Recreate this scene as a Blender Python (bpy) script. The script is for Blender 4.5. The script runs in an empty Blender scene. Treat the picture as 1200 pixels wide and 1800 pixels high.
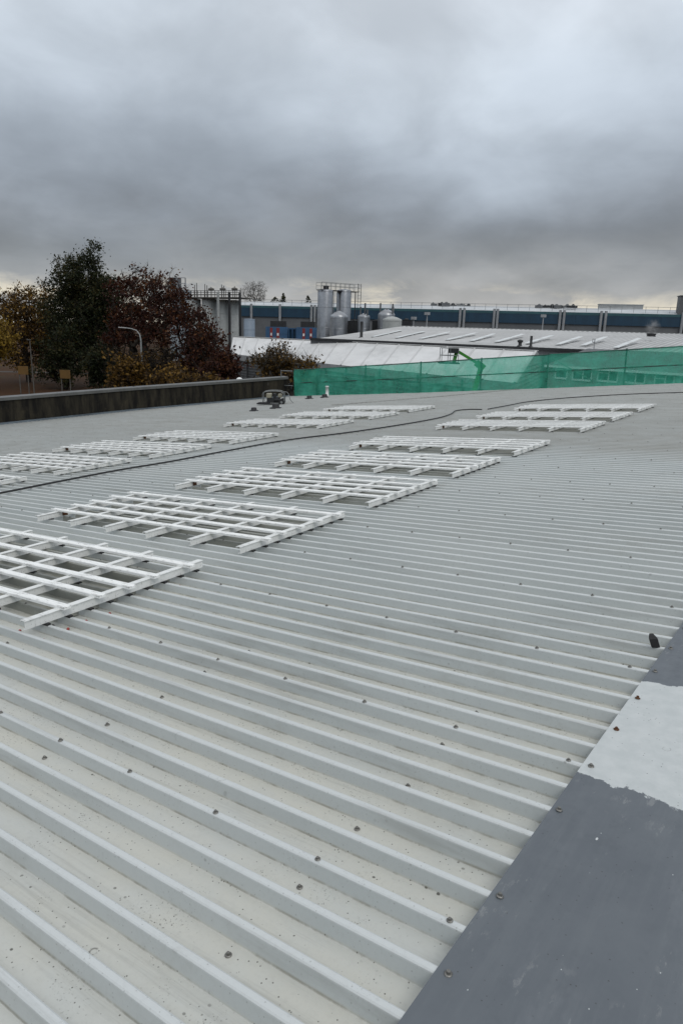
import bpy, math, random
import numpy as np
from mathutils import Vector, Matrix, noise

# ------------------------------------------------------------------ camera, sky, sun, exposure
SC = bpy.context.scene
COL = SC.collection
R_ = math.radians
FPX, PITCH, ROLL, YAW, CAMH = 1242.6, 14.3668, 1.7, 35.7021, 1.6332

def basis(roll):
    p, r, y = R_(PITCH), R_(roll), R_(YAW)
    fw0 = Vector((-math.sin(y), math.cos(y), 0)); rt = Vector((math.cos(y), math.sin(y), 0)); up = Vector((0, 0, 1))
    fw = fw0 * math.cos(p) - up * math.sin(p)
    u2 = rt.cross(fw)
    return rt * math.cos(r) + u2 * math.sin(r), -rt * math.sin(r) + u2 * math.cos(r), fw
CR, CU, CF = basis(ROLL)
CPOS = Vector((0, 0, CAMH))
cam_data = bpy.data.cameras.new('camera')
cam = bpy.data.objects.new('camera', cam_data)
COL.objects.link(cam)
cam_data.sensor_fit = 'VERTICAL'; cam_data.sensor_height = 36.0; cam_data.lens = FPX / 1800 * 36.0
cam_data.clip_start = 0.05; cam_data.clip_end = 6000
mw = Matrix((CR, CU, -CF)).transposed().to_4x4(); mw.translation = CPOS
cam.matrix_world = mw
SC.camera = cam

SUN_EL, SUN_AZ = 48.0, 118.0          # azimuth measured clockwise from +Y
world = bpy.data.worlds.new('World'); SC.world = world; world.use_nodes = True
GAP0, OFF3, OFF4 = .45, 4.4, 9.6
def build_world():
    nt = world.node_tree; N = nt.nodes; L = nt.links; N.clear()
    out = N.new('ShaderNodeOutputWorld'); bg = N.new('ShaderNodeBackground'); L.new(bg.outputs[0], out.inputs[0])
    tc = N.new('ShaderNodeTexCoord'); sep = N.new('ShaderNodeSeparateXYZ'); L.new(tc.outputs['Generated'], sep.inputs[0])
    def m(op, a, b=None, c=None, clamp=False):
        n = N.new('ShaderNodeMath'); n.operation = op; n.use_clamp = clamp
        for i, v in enumerate((a, b, c)):
            if v is None: continue
            if isinstance(v, (int, float)): n.inputs[i].default_value = v
            else: L.new(v, n.inputs[i])
        return n.outputs[0]
    z = m('MAXIMUM', sep.outputs['Z'], 0.0)
    den = m('ADD', z, 0.42)
    cx = m('DIVIDE', sep.outputs['X'], den); cy = m('DIVIDE', sep.outputs['Y'], den)
    comb = N.new('ShaderNodeCombineXYZ'); L.new(cx, comb.inputs[0]); L.new(cy, comb.inputs[1])
    def nz(scale, det, rough, dist=0.0, off=0.0, vec=None):
        n = N.new('ShaderNodeTexNoise'); n.inputs['Scale'].default_value = scale; n.inputs['Detail'].default_value = det
        n.inputs['Roughness'].default_value = rough; n.inputs['Distortion'].default_value = dist
        mp = N.new('ShaderNodeMapping'); mp.inputs['Location'].default_value = (off, off * 1.7, off * .3)
        L.new(vec if vec is not None else comb.outputs[0], mp.inputs[0]); L.new(mp.outputs[0], n.inputs['Vector'])
        return n.outputs['Fac']
    n1 = nz(1.1, 4, .45, .2, 3.1); n2 = nz(2.6, 5, .5, .2, 8.4)
    vs = N.new('ShaderNodeVectorMath'); vs.operation = 'MULTIPLY'; L.new(tc.outputs['Generated'], vs.inputs[0]); vs.inputs[1].default_value = (1, 1, 3.2)
    n3 = nz(4.2, 7, .62, .4, OFF3, vs.outputs[0]); n4 = nz(9.0, 7, .62, .5, OFF4, vs.outputs[0])
    e1 = m('MULTIPLY', m('SUBTRACT', n1, .5), .22)
    e2 = m('MULTIPLY', m('SUBTRACT', n2, .5), .13)
    e3 = m('MULTIPLY', m('SUBTRACT', n3, .5), .06)
    att = m('MULTIPLY', z, 6.0, clamp=True)
    el = m('ADD', z, m('ADD', m('MULTIPLY', m('ADD', e1, e2), att), e3))
    rp = N.new('ShaderNodeValToRGB'); L.new(el, rp.inputs[0]); rp.color_ramp.interpolation = 'B_SPLINE'
    stops = [(0.0, (.42, .415, .41)), (.035, (.38, .378, .378)), (.065, (.27, .28, .292)), (.1, (.195, .208, .225)), (.14, (.245, .27, .305)),
             (.2, (.35, .395, .45)), (.27, (.465, .52, .585)), (.36, (.565, .625, .69)), (.55, (.70, .735, .79)), (1.0, (.88, .90, .93))]
    cr = rp.color_ramp
    cr.elements[0].position = 0; cr.elements[0].color = (*stops[0][1], 1)
    cr.elements[1].position = 1; cr.elements[1].color = (*stops[-1][1], 1)
    for p, c in stops[1:-1]:
        e = cr.elements.new(p); e.color = (*c, 1)
    # lighter and darker billows
    n5 = nz(4.5, 6, .5, .3, 14.2); n6 = nz(2.0, 4, .45, .2, 22.0)
    bil = N.new('ShaderNodeMapRange'); bil.interpolation_type = 'SMOOTHSTEP'; L.new(m('ADD', m('MULTIPLY', n5, .55), m('MULTIPLY', n6, .45)), bil.inputs[0])
    bil.inputs[1].default_value = .32; bil.inputs[2].default_value = .68; bil.inputs[3].default_value = .82; bil.inputs[4].default_value = 1.20
    rb = N.new('ShaderNodeVectorMath'); rb.operation = 'SCALE'; L.new(rp.outputs[0], rb.inputs[0]); L.new(bil.outputs[0], rb.inputs[3])
    # breaks in the cloud close to the horizon
    low = N.new('ShaderNodeMapRange'); low.interpolation_type = 'SMOOTHSTEP'
    L.new(m('ADD', z, m('MULTIPLY', m('SUBTRACT', n3, .5), .07)), low.inputs[0])
    low.inputs[1].default_value = .068; low.inputs[2].default_value = .045; low.inputs[3].default_value = 0; low.inputs[4].default_value = 1
    gap = N.new('ShaderNodeMapRange'); gap.interpolation_type = 'SMOOTHSTEP'
    L.new(m('ADD', m('MULTIPLY', n4, .55), m('MULTIPLY', n3, .45)), gap.inputs[0])
    gap.inputs[1].default_value = GAP0; gap.inputs[2].default_value = GAP0 + .13
    gf = m('MULTIPLY', m('MULTIPLY', low.outputs[0], gap.outputs[0]), .85)
    mx = N.new('ShaderNodeMix'); mx.data_type = 'RGBA'; L.new(gf, mx.inputs['Factor'])
    L.new(rb.outputs[0], mx.inputs[6]); mx.inputs[7].default_value = (.74, .675, .545, 1)
    sky = N.new('ShaderNodeTexSky'); sky.sky_type = 'NISHITA'; sky.sun_disc = False
    sky.sun_elevation = R_(SUN_EL); sky.sun_rotation = R_(SUN_AZ)
    sk = N.new('ShaderNodeVectorMath'); sk.operation = 'SCALE'; L.new(sky.outputs[0], sk.inputs[0]); sk.inputs[3].default_value = 1.0
    cl = N.new('ShaderNodeVectorMath'); cl.operation = 'SCALE'; L.new(mx.outputs[2], cl.inputs[0]); cl.inputs[3].default_value = 10.0
    mix2 = N.new('ShaderNodeMix'); mix2.data_type = 'RGBA'; mix2.inputs['Factor'].default_value = .95
    L.new(sk.outputs[0], mix2.inputs[6]); L.new(cl.outputs[0], mix2.inputs[7])
    L.new(mix2.outputs[2], bg.inputs[0]); bg.inputs[1].default_value = 0.1
build_world()
sun_d = bpy.data.lights.new('sun', 'SUN'); sun = bpy.data.objects.new('sun', sun_d); COL.objects.link(sun)
sun_d.energy = 0.65; sun_d.angle = R_(25); sun_d.color = (1, .96, .9)
sdir = Vector((math.sin(R_(SUN_AZ)) * math.cos(R_(SUN_EL)), math.cos(R_(SUN_AZ)) * math.cos(R_(SUN_EL)), math.sin(R_(SUN_EL))))
sun.rotation_euler = sdir.to_track_quat('Z', 'Y').to_euler()
SC.view_settings.view_transform = 'Standard'; SC.view_settings.look = 'None'
SC.view_settings.gamma = 1.0; SC.view_settings.exposure = 0.18; SC.view_settings.use_curve_mapping = False

SC.render.engine = 'CYCLES'; SC.cycles.max_bounces = 6; SC.cycles.diffuse_bounces = 3; SC.cycles.glossy_bounces = 2; SC.cycles.transparent_max_bounces = 6

# ------------------------------------------------------------------ frames of reference
S = 0.06292                                   # fall of the roof towards the parapet
B0 = Matrix(basis(0)).transposed(); B1 = Matrix((CR, CU, CF)).transposed()
Q = (B1 @ B0.transposed()).to_4x4()
MR = Matrix.Translation(CPOS) @ Q @ Matrix.Translation(-CPOS)   # roof axes -> world (the ridge is not quite level)
GZ = -5.6                                     # ground level
def at(px, py, depth):
    return CPOS + (CF + CR * ((px - 600) / FPX) - CU * ((py - 900) / FPX)) * depth
def rp(x, y, dz=0.0):
    return Vector((x, y, S * x + dz))
def ground(v): return Vector((v.x, v.y, GZ))
ZUP = Vector((0, 0, 1))

# ------------------------------------------------------------------ mesh helper
class MB:
    def __init__(s): s.v = []; s.f = []; s.sm = []; s.att = []
    def add(s, vs, fs, smooth=False):
        o = len(s.v); s.v += [tuple(v) for v in vs]; s.f += [tuple(i + o for i in f) for f in fs]; s.sm += [smooth] * len(fs)
    def box(s, c, size, m=None):
        hx, hy, hz = size[0] / 2, size[1] / 2, size[2] / 2
        vs = [Vector((x, y, z)) for x in (-hx, hx) for y in (-hy, hy) for z in (-hz, hz)]
        if m is not None: vs = [m @ v for v in vs]
        c = Vector(c)
        s.add([v + c for v in vs], [(0, 1, 3, 2), (4, 6, 7, 5), (0, 4, 5, 1), (2, 3, 7, 6), (0, 2, 6, 4), (1, 5, 7, 3)])
        return s
    def bbox(s, x0, x1, y0, y1, z0, z1): return s.box(((x0 + x1) / 2, (y0 + y1) / 2, (z0 + z1) / 2), (x1 - x0, y1 - y0, z1 - z0))
    def bar(s, a, b, w, h, up=ZUP):
        a = Vector(a); b = Vector(b); d = (b - a); l = d.length; d.normalize()
        x = d.cross(up); 
        if x.length < 1e-4: x = d.cross(Vector((1, 0, 0)))
        x.normalize(); u = x.cross(d)
        m = Matrix((d, x, u)).transposed()
        return s.box((a + b) / 2, (l, w, h), m)
    def tube(s, a, b, r0, r1=None, n=8, cap=True):
        a = Vector(a); b = Vector(b); r1 = r0 if r1 is None else r1
        d = (b - a).normalized(); x = d.orthogonal().normalized(); y = d.cross(x)
        vs = []
        for p, r in ((a, r0), (b, r1)):
            for i in range(n):
                t = 2 * math.pi * i / n; vs.append(p + (x * math.cos(t) + y * math.sin(t)) * r)
        s.add(vs, [(i, (i + 1) % n, n + (i + 1) % n, n + i) for i in range(n)], True)
        if cap: s.add(vs, [tuple(range(n - 1, -1, -1)), tuple(range(n, 2 * n))])
        return s
    def path(s, pts, r, n=8):
        pts = [Vector(p) for p in pts]; vs = []; ref = None
        for i, p in enumerate(pts):
            d = (pts[min(i + 1, len(pts) - 1)] - pts[max(i - 1, 0)]).normalized()
            x = (d.orthogonal() if ref is None else (ref - d * ref.dot(d))).normalized(); ref = x; y = d.cross(x)
            rr = r[i] if isinstance(r, (list, tuple)) else r
            for k in range(n):
                t = 2 * math.pi * k / n; vs.append(p + (x * math.cos(t) + y * math.sin(t)) * rr)
        fs = []
        for i in range(len(pts) - 1):
            for k in range(n):
                fs.append((i * n + k, i * n + (k + 1) % n, (i + 1) * n + (k + 1) % n, (i + 1) * n + k))
        s.add(vs, fs, True)
        s.add(vs, [tuple(range(n - 1, -1, -1)), tuple(range((len(pts) - 1) * n, len(pts) * n))])
        return s
    def lathe(s, c, prof, n=16, axis=None, smooth=True):
        c = Vector(c); vs = []
        for r, z in prof:
            for i in range(n):
                t = 2 * math.pi * i / n; vs.append(c + Vector((r * math.cos(t), r * math.sin(t), z)))
        fs = []
        for j in range(len(prof) - 1):
            for i in range(n):
                fs.append((j * n + i, j * n + (i + 1) % n, (j + 1) * n + (i + 1) % n, (j + 1) * n + i))
        s.add(vs, fs, smooth)
        if prof[-1][0] > 1e-4: s.add(vs, [tuple(range((len(prof) - 1) * n, len(prof) * n))])
        if prof[0][0] > 1e-4: s.add(vs, [tuple(range(n - 1, -1, -1))])
        return s
    def extrude(s, prof, a, b, x, y):
        """closed 2-D profile swept from a to b; x and y are the profile axes"""
        a = Vector(a); b = Vector(b); x = Vector(x); y = Vector(y); n = len(prof)
        vs = [p + x * u + y * w for p in (a, b) for u, w in prof]
        s.add(vs, [(i, (i + 1) % n, n + (i + 1) % n, n + i) for i in range(n)] + [tuple(range(n - 1, -1, -1)), tuple(range(n, 2 * n))])
        return s
    def quad(s, a, b, c, d): s.add([a, b, c, d], [(0, 1, 2, 3)]); return s
    def slab(s, a, b, c, d, t):
        """quad with thickness t along its own normal, downwards"""
        a, b, c, d = map(Vector, (a, b, c, d)); n = (b - a).cross(d - a).normalized() * t
        s.add([a, b, c, d, a - n, b - n, c - n, d - n], [(0, 1, 2, 3), (7, 6, 5, 4), (0, 4, 5, 1), (1, 5, 6, 2), (2, 6, 7, 3), (3, 7, 4, 0)])
        return s
    def mesh(s, name):
        me = bpy.data.meshes.new(name); me.from_pydata(s.v, [], s.f)
        me.polygons.foreach_set('use_smooth', s.sm); me.update(); return me
    def build(s, name, mat, parent=None, matrix=None, mb=None):
        return link(name, s.mesh(name), mat, parent, matrix)
def link(name, me, mat, parent=None, matrix=None):
    o = bpy.data.objects.new(name, me)
    if mat is not None and me is not None and not me.materials: me.materials.append(mat)
    COL.objects.link(o)
    if parent is not None: o.parent = parent
    if matrix is not None:
        if parent is None: o.matrix_world = matrix
        else: o.matrix_local = matrix
    return o
def empty(name, label, cat, matrix=None, group=None):
    o = bpy.data.objects.new(name, None); COL.objects.link(o); o.empty_display_size = .2
    if matrix is not None: o.matrix_world = matrix
    tag(o, label, cat, group); return o
def tag(o, label=None, cat=None, group=None, kind=None):
    if label: o['label'] = label
    if cat: o['category'] = cat
    if group: o['group'] = group
    if kind: o['kind'] = kind
    return o
def T(v): return Matrix.Translation(Vector(v))

# ------------------------------------------------------------------ materials
class NT:
    def __init__(s, name):
        s.m = bpy.data.materials.new(name); s.m.use_nodes = True; s.t = s.m.node_tree; s.N = s.t.nodes; s.L = s.t.links
        s.b = s.N['Principled BSDF']; s.out = s.N['Material Output']
        s.tc = s.N.new('ShaderNodeTexCoord')
    def set(s, sock, v):
        if isinstance(v, (int, float)): sock.default_value = v
        elif isinstance(v, (tuple, list)): sock.default_value = (*v, 1) if len(v) == 3 and sock.type == 'RGBA' else v
        else: s.L.new(v, sock)
    def math(s, op, a, b=None, c=None, clamp=False):
        n = s.N.new('ShaderNodeMath'); n.operation = op; n.use_clamp = clamp
        for i, v in enumerate((a, b, c)):
            if v is not None: s.set(n.inputs[i], v)
        return n.outputs[0]
    def noise(s, scale, det=4, rough=.55, vec=None, stretch=None, dist=0, off=0, coord='Object'):
        n = s.N.new('ShaderNodeTexNoise'); n.inputs['Scale'].default_value = scale; n.inputs['Detail'].default_value = det
        n.inputs['Roughness'].default_value = rough; n.inputs['Distortion'].default_value = dist
        mp = s.N.new('ShaderNodeMapping'); s.L.new(vec if vec is not None else s.tc.outputs[coord], mp.inputs[0])
        if stretch: mp.inputs['Scale'].default_value = stretch
        mp.inputs['Location'].default_value = (off, off * .7, off * 1.3)
        s.L.new(mp.outputs[0], n.inputs['Vector']); return n.outputs['Fac']
    def voro(s, scale, vec=None, stretch=None, feature='F1', out='Distance', coord='Object', rand=1.0):
        n = s.N.new('ShaderNodeTexVoronoi'); n.feature = feature; n.inputs['Scale'].default_value = scale; n.inputs['Randomness'].default_value = rand
        mp = s.N.new('ShaderNodeMapping'); s.L.new(vec if vec is not None else s.tc.outputs[coord], mp.inputs[0])
        if stretch: mp.inputs['Scale'].default_value = stretch
        s.L.new(mp.outputs[0], n.inputs['Vector']); return n.outputs[out]
    def ss(s, v, lo, hi, a=0., b=1.):
        n = s.N.new('ShaderNodeMapRange'); n.interpolation_type = 'SMOOTHSTEP'; s.set(n.inputs[0], v)
        n.inputs[1].default_value = lo; n.inputs[2].default_value = hi; n.inputs[3].default_value = a; n.inputs[4].default_value = b
        return n.outputs[0]
    def mix(s, f, a, b, mode='MIX'):
        n = s.N.new('ShaderNodeMix'); n.data_type = 'RGBA'; n.blend_type = mode
        s.set(n.inputs['Factor'], f); s.set(n.inputs[6], a); s.set(n.inputs[7], b); return n.outputs[2]
    def bump(s, h, strength=.3, dist=.01):
        n = s.N.new('ShaderNodeBump'); n.inputs['Strength'].default_value = strength; n.inputs['Distance'].default_value = dist
        s.L.new(h, n.inputs['Height']); s.L.new(n.outputs[0], s.b.inputs['Normal'])
    def fin(s, col, rough=.6, metal=0., spec=.5):
        s.set(s.b.inputs['Base Color'], col); s.set(s.b.inputs['Roughness'], rough); s.set(s.b.inputs['Metallic'], metal)
        s.b.inputs['Specular IOR Level'].default_value = spec; return s.m
def simple(name, col, rough=.6, metal=0., var=.25, scale=3., spec=.5, coord='Object', bump=0.):
    n = NT(name); a = n.noise(scale, 5, .6, coord=coord); b = n.noise(scale * 9, 3, .6, coord=coord, off=4)
    k = n.math('ADD', n.math('MULTIPLY', a, .65), n.math('MULTIPLY', b, .35))
    dark = tuple(c * (1 - var) for c in col); light = tuple(min(1, c * (1 + var)) for c in col)
    if bump: n.bump(b, bump, .01)
    return n.fin(n.mix(n.ss(k, .3, .7), dark, light), rough, metal, spec)

def mat_sheet(name, rooflight=False):
    n = NT(name); pos = n.tc.outputs['Object']
    sep = n.N.new('ShaderNodeSeparateXYZ'); n.L.new(pos, sep.inputs[0])
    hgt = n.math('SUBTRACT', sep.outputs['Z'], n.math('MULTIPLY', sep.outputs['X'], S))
    pan = n.ss(hgt, -.044, -.056)                     # the flat pans collect dust
    oi = n.N.new('ShaderNodeObjectInfo')
    big = n.noise(.45, 5, .6); mid = n.noise(3., 6, .65, stretch=(.5, 1, 1), off=2); fine = n.noise(55, 4, .7, off=7)
    base = n.mix(n.ss(big, .3, .7), (.43, .462, .458), (.495, .52, .51))
    base = n.mix(n.math('MULTIPLY', n.math('SUBTRACT', oi.outputs['Random'], .30), .40, clamp=True), base, (.36, .38, .37))
    dust = n.math('MULTIPLY', pan, n.ss(mid, .25, .75, .35, 1.))
    base = n.mix(n.math('MULTIPLY', dust, .75), base, (.545, .53, .455))
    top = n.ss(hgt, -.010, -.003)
    base = n.mix(n.math('MULTIPLY', top, .75), base, (.57, .595, .59))  # rib tops painted lighter: sky catching the edges, plus rain-washed paint
    # broad grime: heavier on the far part of the roof
    far = n.ss(n.math('ADD', sep.outputs['Y'], n.math('MULTIPLY', n.math('SUBTRACT', big, .5), 3.5)), 10.2, 12.2)
    left = n.ss(n.math('ADD', sep.outputs['X'], n.math('MULTIPLY', n.math('SUBTRACT', mid, .5), 3.)), -8., -15.)
    gr = n.math('MAXIMUM', far, n.math('MULTIPLY', left, .8))
    base = n.mix(n.math('MULTIPLY', gr, n.ss(mid, .2, .8, .35, .8)), base, (.33, .328, .30))
    streak = n.noise(5., 5, .7, stretch=(.12, 3.2, 1), off=11)
    base = n.mix(n.math('MULTIPLY', n.ss(streak, .52, .74), .38), base, (.22, .22, .20))
    blot = n.noise(1.5, 6, .75, off=21)
    base = n.mix(n.math('MULTIPLY', n.ss(blot, .54, .72), .25), base, (.29, .285, .25))
    # specks, scabs, ring marks
    cl = n.ss(n.noise(2.3, 3, .6, off=31), .42, .66)
    v1 = n.voro(48); s1 = n.math('MULTIPLY', n.ss(v1, .15, .09), n.ss(n.noise(24, 2, .5, off=3), .37, .5))
    v2 = n.voro(16, stretch=(.8, 1, 1)); s2 = n.math('MULTIPLY', n.ss(v2, .10, .06), n.math('MULTIPLY', n.ss(n.noise(8, 2, .5, off=13), .34, .45), cl))
    v3 = n.voro(5.5); ring = n.math('MULTIPLY', n.math('SUBTRACT', n.ss(v3, .125, .105), n.ss(v3, .10, .085)), n.ss(n.noise(3., 1, .5, off=17), .52, .6))
    ring = n.math('MULTIPLY', ring, n.ss(n.noise(40, 2, .6), .40, .58))
    scab = n.math('MULTIPLY', n.ss(n.noise(120, 3, .7, off=9), .6, .68), n.ss(n.noise(4.5, 4, .6, off=15), .52, .64))
    sp = n.math('MAXIMUM', n.math('MULTIPLY', s1, .9), n.math('MAXIMUM', s2, n.math('MAXIMUM', n.math('MULTIPLY', ring, .7), n.math('MULTIPLY', scab, .8))))
    base = n.mix(n.math('MULTIPLY', sp, n.ss(pan, 0, 1, .35, 1.)), base, (.075, .072, .06))
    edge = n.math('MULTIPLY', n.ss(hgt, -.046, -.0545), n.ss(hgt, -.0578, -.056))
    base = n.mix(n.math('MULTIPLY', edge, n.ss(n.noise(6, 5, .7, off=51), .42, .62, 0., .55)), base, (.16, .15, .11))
    base = n.mix(n.math('MULTIPLY', n.ss(fine, .45, .75), .12), base, (.25, .25, .23))
    if rooflight:
        base = n.mix(n.ss(mid, .2, .8, .5, .85), base, (.17, .17, .135))
    n.bump(n.math('ADD', n.math('MULTIPLY', mid, .5), n.math('MULTIPLY', fine, .06)), .25, .004)
    return n.fin(base, n.ss(mid, .2, .8, .38, .6), 0, .45)

def mat_flash():
    n = NT('flashing_paint'); pos = n.tc.outputs['Object']; sep = n.N.new('ShaderNodeSeparateXYZ'); n.L.new(pos, sep.inputs[0])
    a = n.noise(2.2, 5, .6); b = n.noise(14, 5, .65, off=3); c = n.noise(90, 3, .6, off=5); e = n.noise(9, 6, .7, off=8)
    grey = n.mix(n.ss(a, .3, .7), (.096, .110, .125), (.114, .129, .143))
    grey = n.mix(n.math('MULTIPLY', n.ss(n.noise(3.1, 5, .7, stretch=(1.6, .5, 1), off=44), .55, .72), .30), grey, (.2, .215, .23))
    roll = n.noise(7, 5, .7, stretch=(3.2, .22, 1), off=61); grey = n.mix(n.ss(roll, .42, .7, 0., .4), grey, (.132, .148, .160))
    scuff = n.math('MULTIPLY', n.ss(n.noise(30, 5, .75, stretch=(1, .35, 1), off=71), .56, .64), n.ss(n.noise(2.6, 3, .6, off=75), .52, .62)); grey = n.mix(n.math('MULTIPLY', scuff, .5), grey, (.24, .25, .25))
    grey = n.mix(n.math('MULTIPLY', n.ss(b, .55, .8), .25), grey, (.075, .085, .095))
    y = n.math('ADD', sep.outputs['Y'], n.math('MULTIPLY', n.math('SUBTRACT', e, .5), .14))
    y = n.math('ADD', y, n.math('MULTIPLY', sep.outputs['X'], .12))
    y2 = n.math('ADD', n.math('ADD', sep.outputs['Y'], n.math('MULTIPLY', n.math('SUBTRACT', e, .5), .1)), n.math('MULTIPLY', sep.outputs['X'], -.25))
    patch = n.math('MULTIPLY', n.ss(y, 2.438, 2.444), n.ss(y2, 3.592, 3.586))
    chips = n.math('MULTIPLY', n.ss(n.voro(9, stretch=(1, .5, 1)), .045, .035), n.ss(n.noise(3.3, 1, .5, off=19), .56, .58))
    chips2 = n.math('MULTIPLY', n.ss(n.voro(30, stretch=(1, .7, 1)), .055, .04), n.ss(n.noise(11, 1, .5, off=29), .55, .57))
    corner = n.math('MULTIPLY', n.ss(n.math('ADD', sep.outputs['Y'], n.math('MULTIPLY', n.math('SUBTRACT', e, .5), .12)), 1.218, 1.212), 1.0)
    pm = n.math('MAXIMUM', patch, n.math('MAXIMUM', corner, n.math('MAXIMUM', chips, chips2)))
    white = n.mix(n.ss(b, .3, .7), (.45, .48, .475), (.52, .545, .54))
    ring = n.math('SUBTRACT', n.ss(n.voro(5.2), .10, .09), n.ss(n.voro(5.2), .085, .075))
    white = n.mix(n.math('MULTIPLY', n.math('ABSOLUTE', ring), n.math('MULTIPLY', .5, n.ss(c, .4, .5))), white, (.2, .2, .18))
    sp = n.math('MULTIPLY', n.ss(n.voro(45), .12, .08), n.ss(n.noise(13, 1, .5, off=2), .5, .56))
    col = n.mix(pm, grey, white); col = n.mix(n.math('MULTIPLY', sp, .8), col, (.05, .05, .05))
    n.bump(n.math('ADD', n.math('MULTIPLY', a, .7), n.math('MULTIPLY', c, .05)), .2, .004)
    return n.fin(col, n.ss(b, .3, .7, .42, .58), 0, .45)

def mat_white_bar(name, c0, c1, dirty=.5):
    n = NT(name); a = n.noise(4, 5, .6, coord='Object'); st = n.noise(7, 6, .75, stretch=(.7, 6, 3), off=3); sc = n.noise(60, 4, .7, stretch=(.25, 1, 1), off=6)
    col = n.mix(n.ss(a, .3, .7), c0, c1)
    col = n.mix(n.math('MULTIPLY', n.ss(st, .54, .68), dirty), col, (.22, .22, .2))
    col = n.mix(n.math('MULTIPLY', n.ss(sc, .58, .68), dirty), col, (.12, .12, .11))
    return n.fin(col, .5, 0, .4)

def mat_wall_parapet():
    n = NT('weathered_render'); a = n.noise(1.2, 6, .65); st = n.noise(2.4, 6, .7, stretch=(1.4, 1.4, .25), off=3); b = n.noise(18, 4, .7, off=8)
    col = n.mix(n.ss(st, .35, .68), (.007, .0065, .006), (.038, .033, .023))
    col = n.mix(n.math('MULTIPLY', n.ss(a, .55, .75), .5), col, (.07, .058, .036))
    col = n.mix(n.math('MULTIPLY', n.ss(n.noise(4, 5, .7, stretch=(2, 2, .4), off=14), .64, .72), .6), col, (.09, .088, .075))
    n.bump(b, .5, .01); return n.fin(col, .9, 0, .2)

def mat_leaf(name, cols):
    n = NT(name); at_ = n.N.new('ShaderNodeAttribute'); at_.attribute_name = 'rnd'
    big = n.noise(.5, 3, .5, coord='Object')
    f = n.math('ADD', n.math('MULTIPLY', at_.outputs['Fac'], .7), n.math('MULTIPLY', n.ss(big, .3, .7), .45))
    r = n.N.new('ShaderNodeValToRGB'); n.L.new(f, r.inputs[0]); cr = r.color_ramp
    k = len(cols)
    cr.elements[0].color = (*cols[0], 1); cr.elements[1].color = (*cols[-1], 1); cr.elements[1].position = 1.0
    for i in range(1, k - 1):
        e = cr.elements.new(i / (k - 1)); e.color = (*cols[i], 1)
    n.set(n.b.inputs['Base Color'], r.outputs[0]); n.b.inputs['Roughness'].default_value = .65; n.b.inputs['Specular IOR Level'].default_value = .2
    tr = n.N.new('ShaderNodeBsdfTranslucent'); n.L.new(r.outputs[0], tr.inputs[0])
    mx = n.N.new('ShaderNodeMixShader'); mx.inputs[0].default_value = .25; n.L.new(n.b.outputs[0], mx.inputs[1]); n.L.new(tr.outputs[0], mx.inputs[2])
    n.L.new(mx.outputs[0], n.out.inputs[0]); return n.m

def mat_net():
    n = NT('green_debris_netting')
    w = n.noise(1.6, 5, .6, coord='Object'); f = n.noise(14, 3, .6, stretch=(1, 1, .25), coord='Object', off=3)
    col = n.mix(n.ss(w, .3, .7), (.045, .42, .275), (.08, .54, .37))
    fold = n.noise(2.2, 5, .65, stretch=(1, 1, 2.2), dist=.8, off=6)
    col = n.mix(n.ss(fold, .5, .72, 0., .55), col, (.10, .62, .46)); n.bump(fold, .6, .08)
    n.set(n.b.inputs['Base Color'], col); n.b.inputs['Roughness'].default_value = .7
    tl = n.N.new('ShaderNodeBsdfTranslucent'); n.L.new(col, tl.inputs[0])
    m1 = n.N.new('ShaderNodeMixShader'); m1.inputs[0].default_value = .5; n.L.new(n.b.outputs[0], m1.inputs[1]); n.L.new(tl.outputs[0], m1.inputs[2])
    tp = n.N.new('ShaderNodeBsdfTransparent'); tp.inputs[0].default_value = (.62, .92, .83, 1)
    m2 = n.N.new('ShaderNodeMixShader')
    n.L.new(n.math('ADD', n.ss(w, .3, .7, .48, .68), n.math('MULTIPLY', n.math('SUBTRACT', f, .5), .3)), m2.inputs[0])
    n.L.new(tp.outputs[0], m2.inputs[1]); n.L.new(m1.outputs[0], m2.inputs[2]); n.L.new(m2.outputs[0], n.out.inputs[0]); return n.m

def mat_shed_roof(name, c0, c1, streak=.3, pan=None, seam=None):
    n = NT(name); a = n.noise(.12, 5, .6); st = n.noise(.9, 6, .7, stretch=(1, .07, 1), off=5, coord='UV'); b = n.noise(2.2, 4, .7, off=2, stretch=(1, .1, 1), coord='UV')
    col = n.mix(n.ss(a, .35, .65), c0, c1); col = n.mix(n.math('MULTIPLY', n.ss(st, .5, .75), streak), col, tuple(c * .55 for c in c0))
    col = n.mix(n.math('MULTIPLY', n.ss(b, .5, .7), .3), col, tuple(c * .6 for c in c0))
    if pan or seam:
        sp_ = n.N.new('ShaderNodeSeparateXYZ'); n.L.new(n.tc.outputs['UV'], sp_.inputs[0]); fr_ = n.math('FRACT', n.math('MULTIPLY', sp_.outputs[0], 2.0))
        if pan: col = n.mix(n.math('MULTIPLY', n.ss(fr_, .62, .58), pan), col, tuple(c * .5 for c in c0))      # pans painted darker, for the rib shading that flat light lacks
        if seam: col = n.mix(n.math('MULTIPLY', n.ss(fr_, .90, .93), seam), col, tuple(c * .4 for c in c0))    # sealed panel seams
    return n.fin(col, .55, 0, .4)

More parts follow.
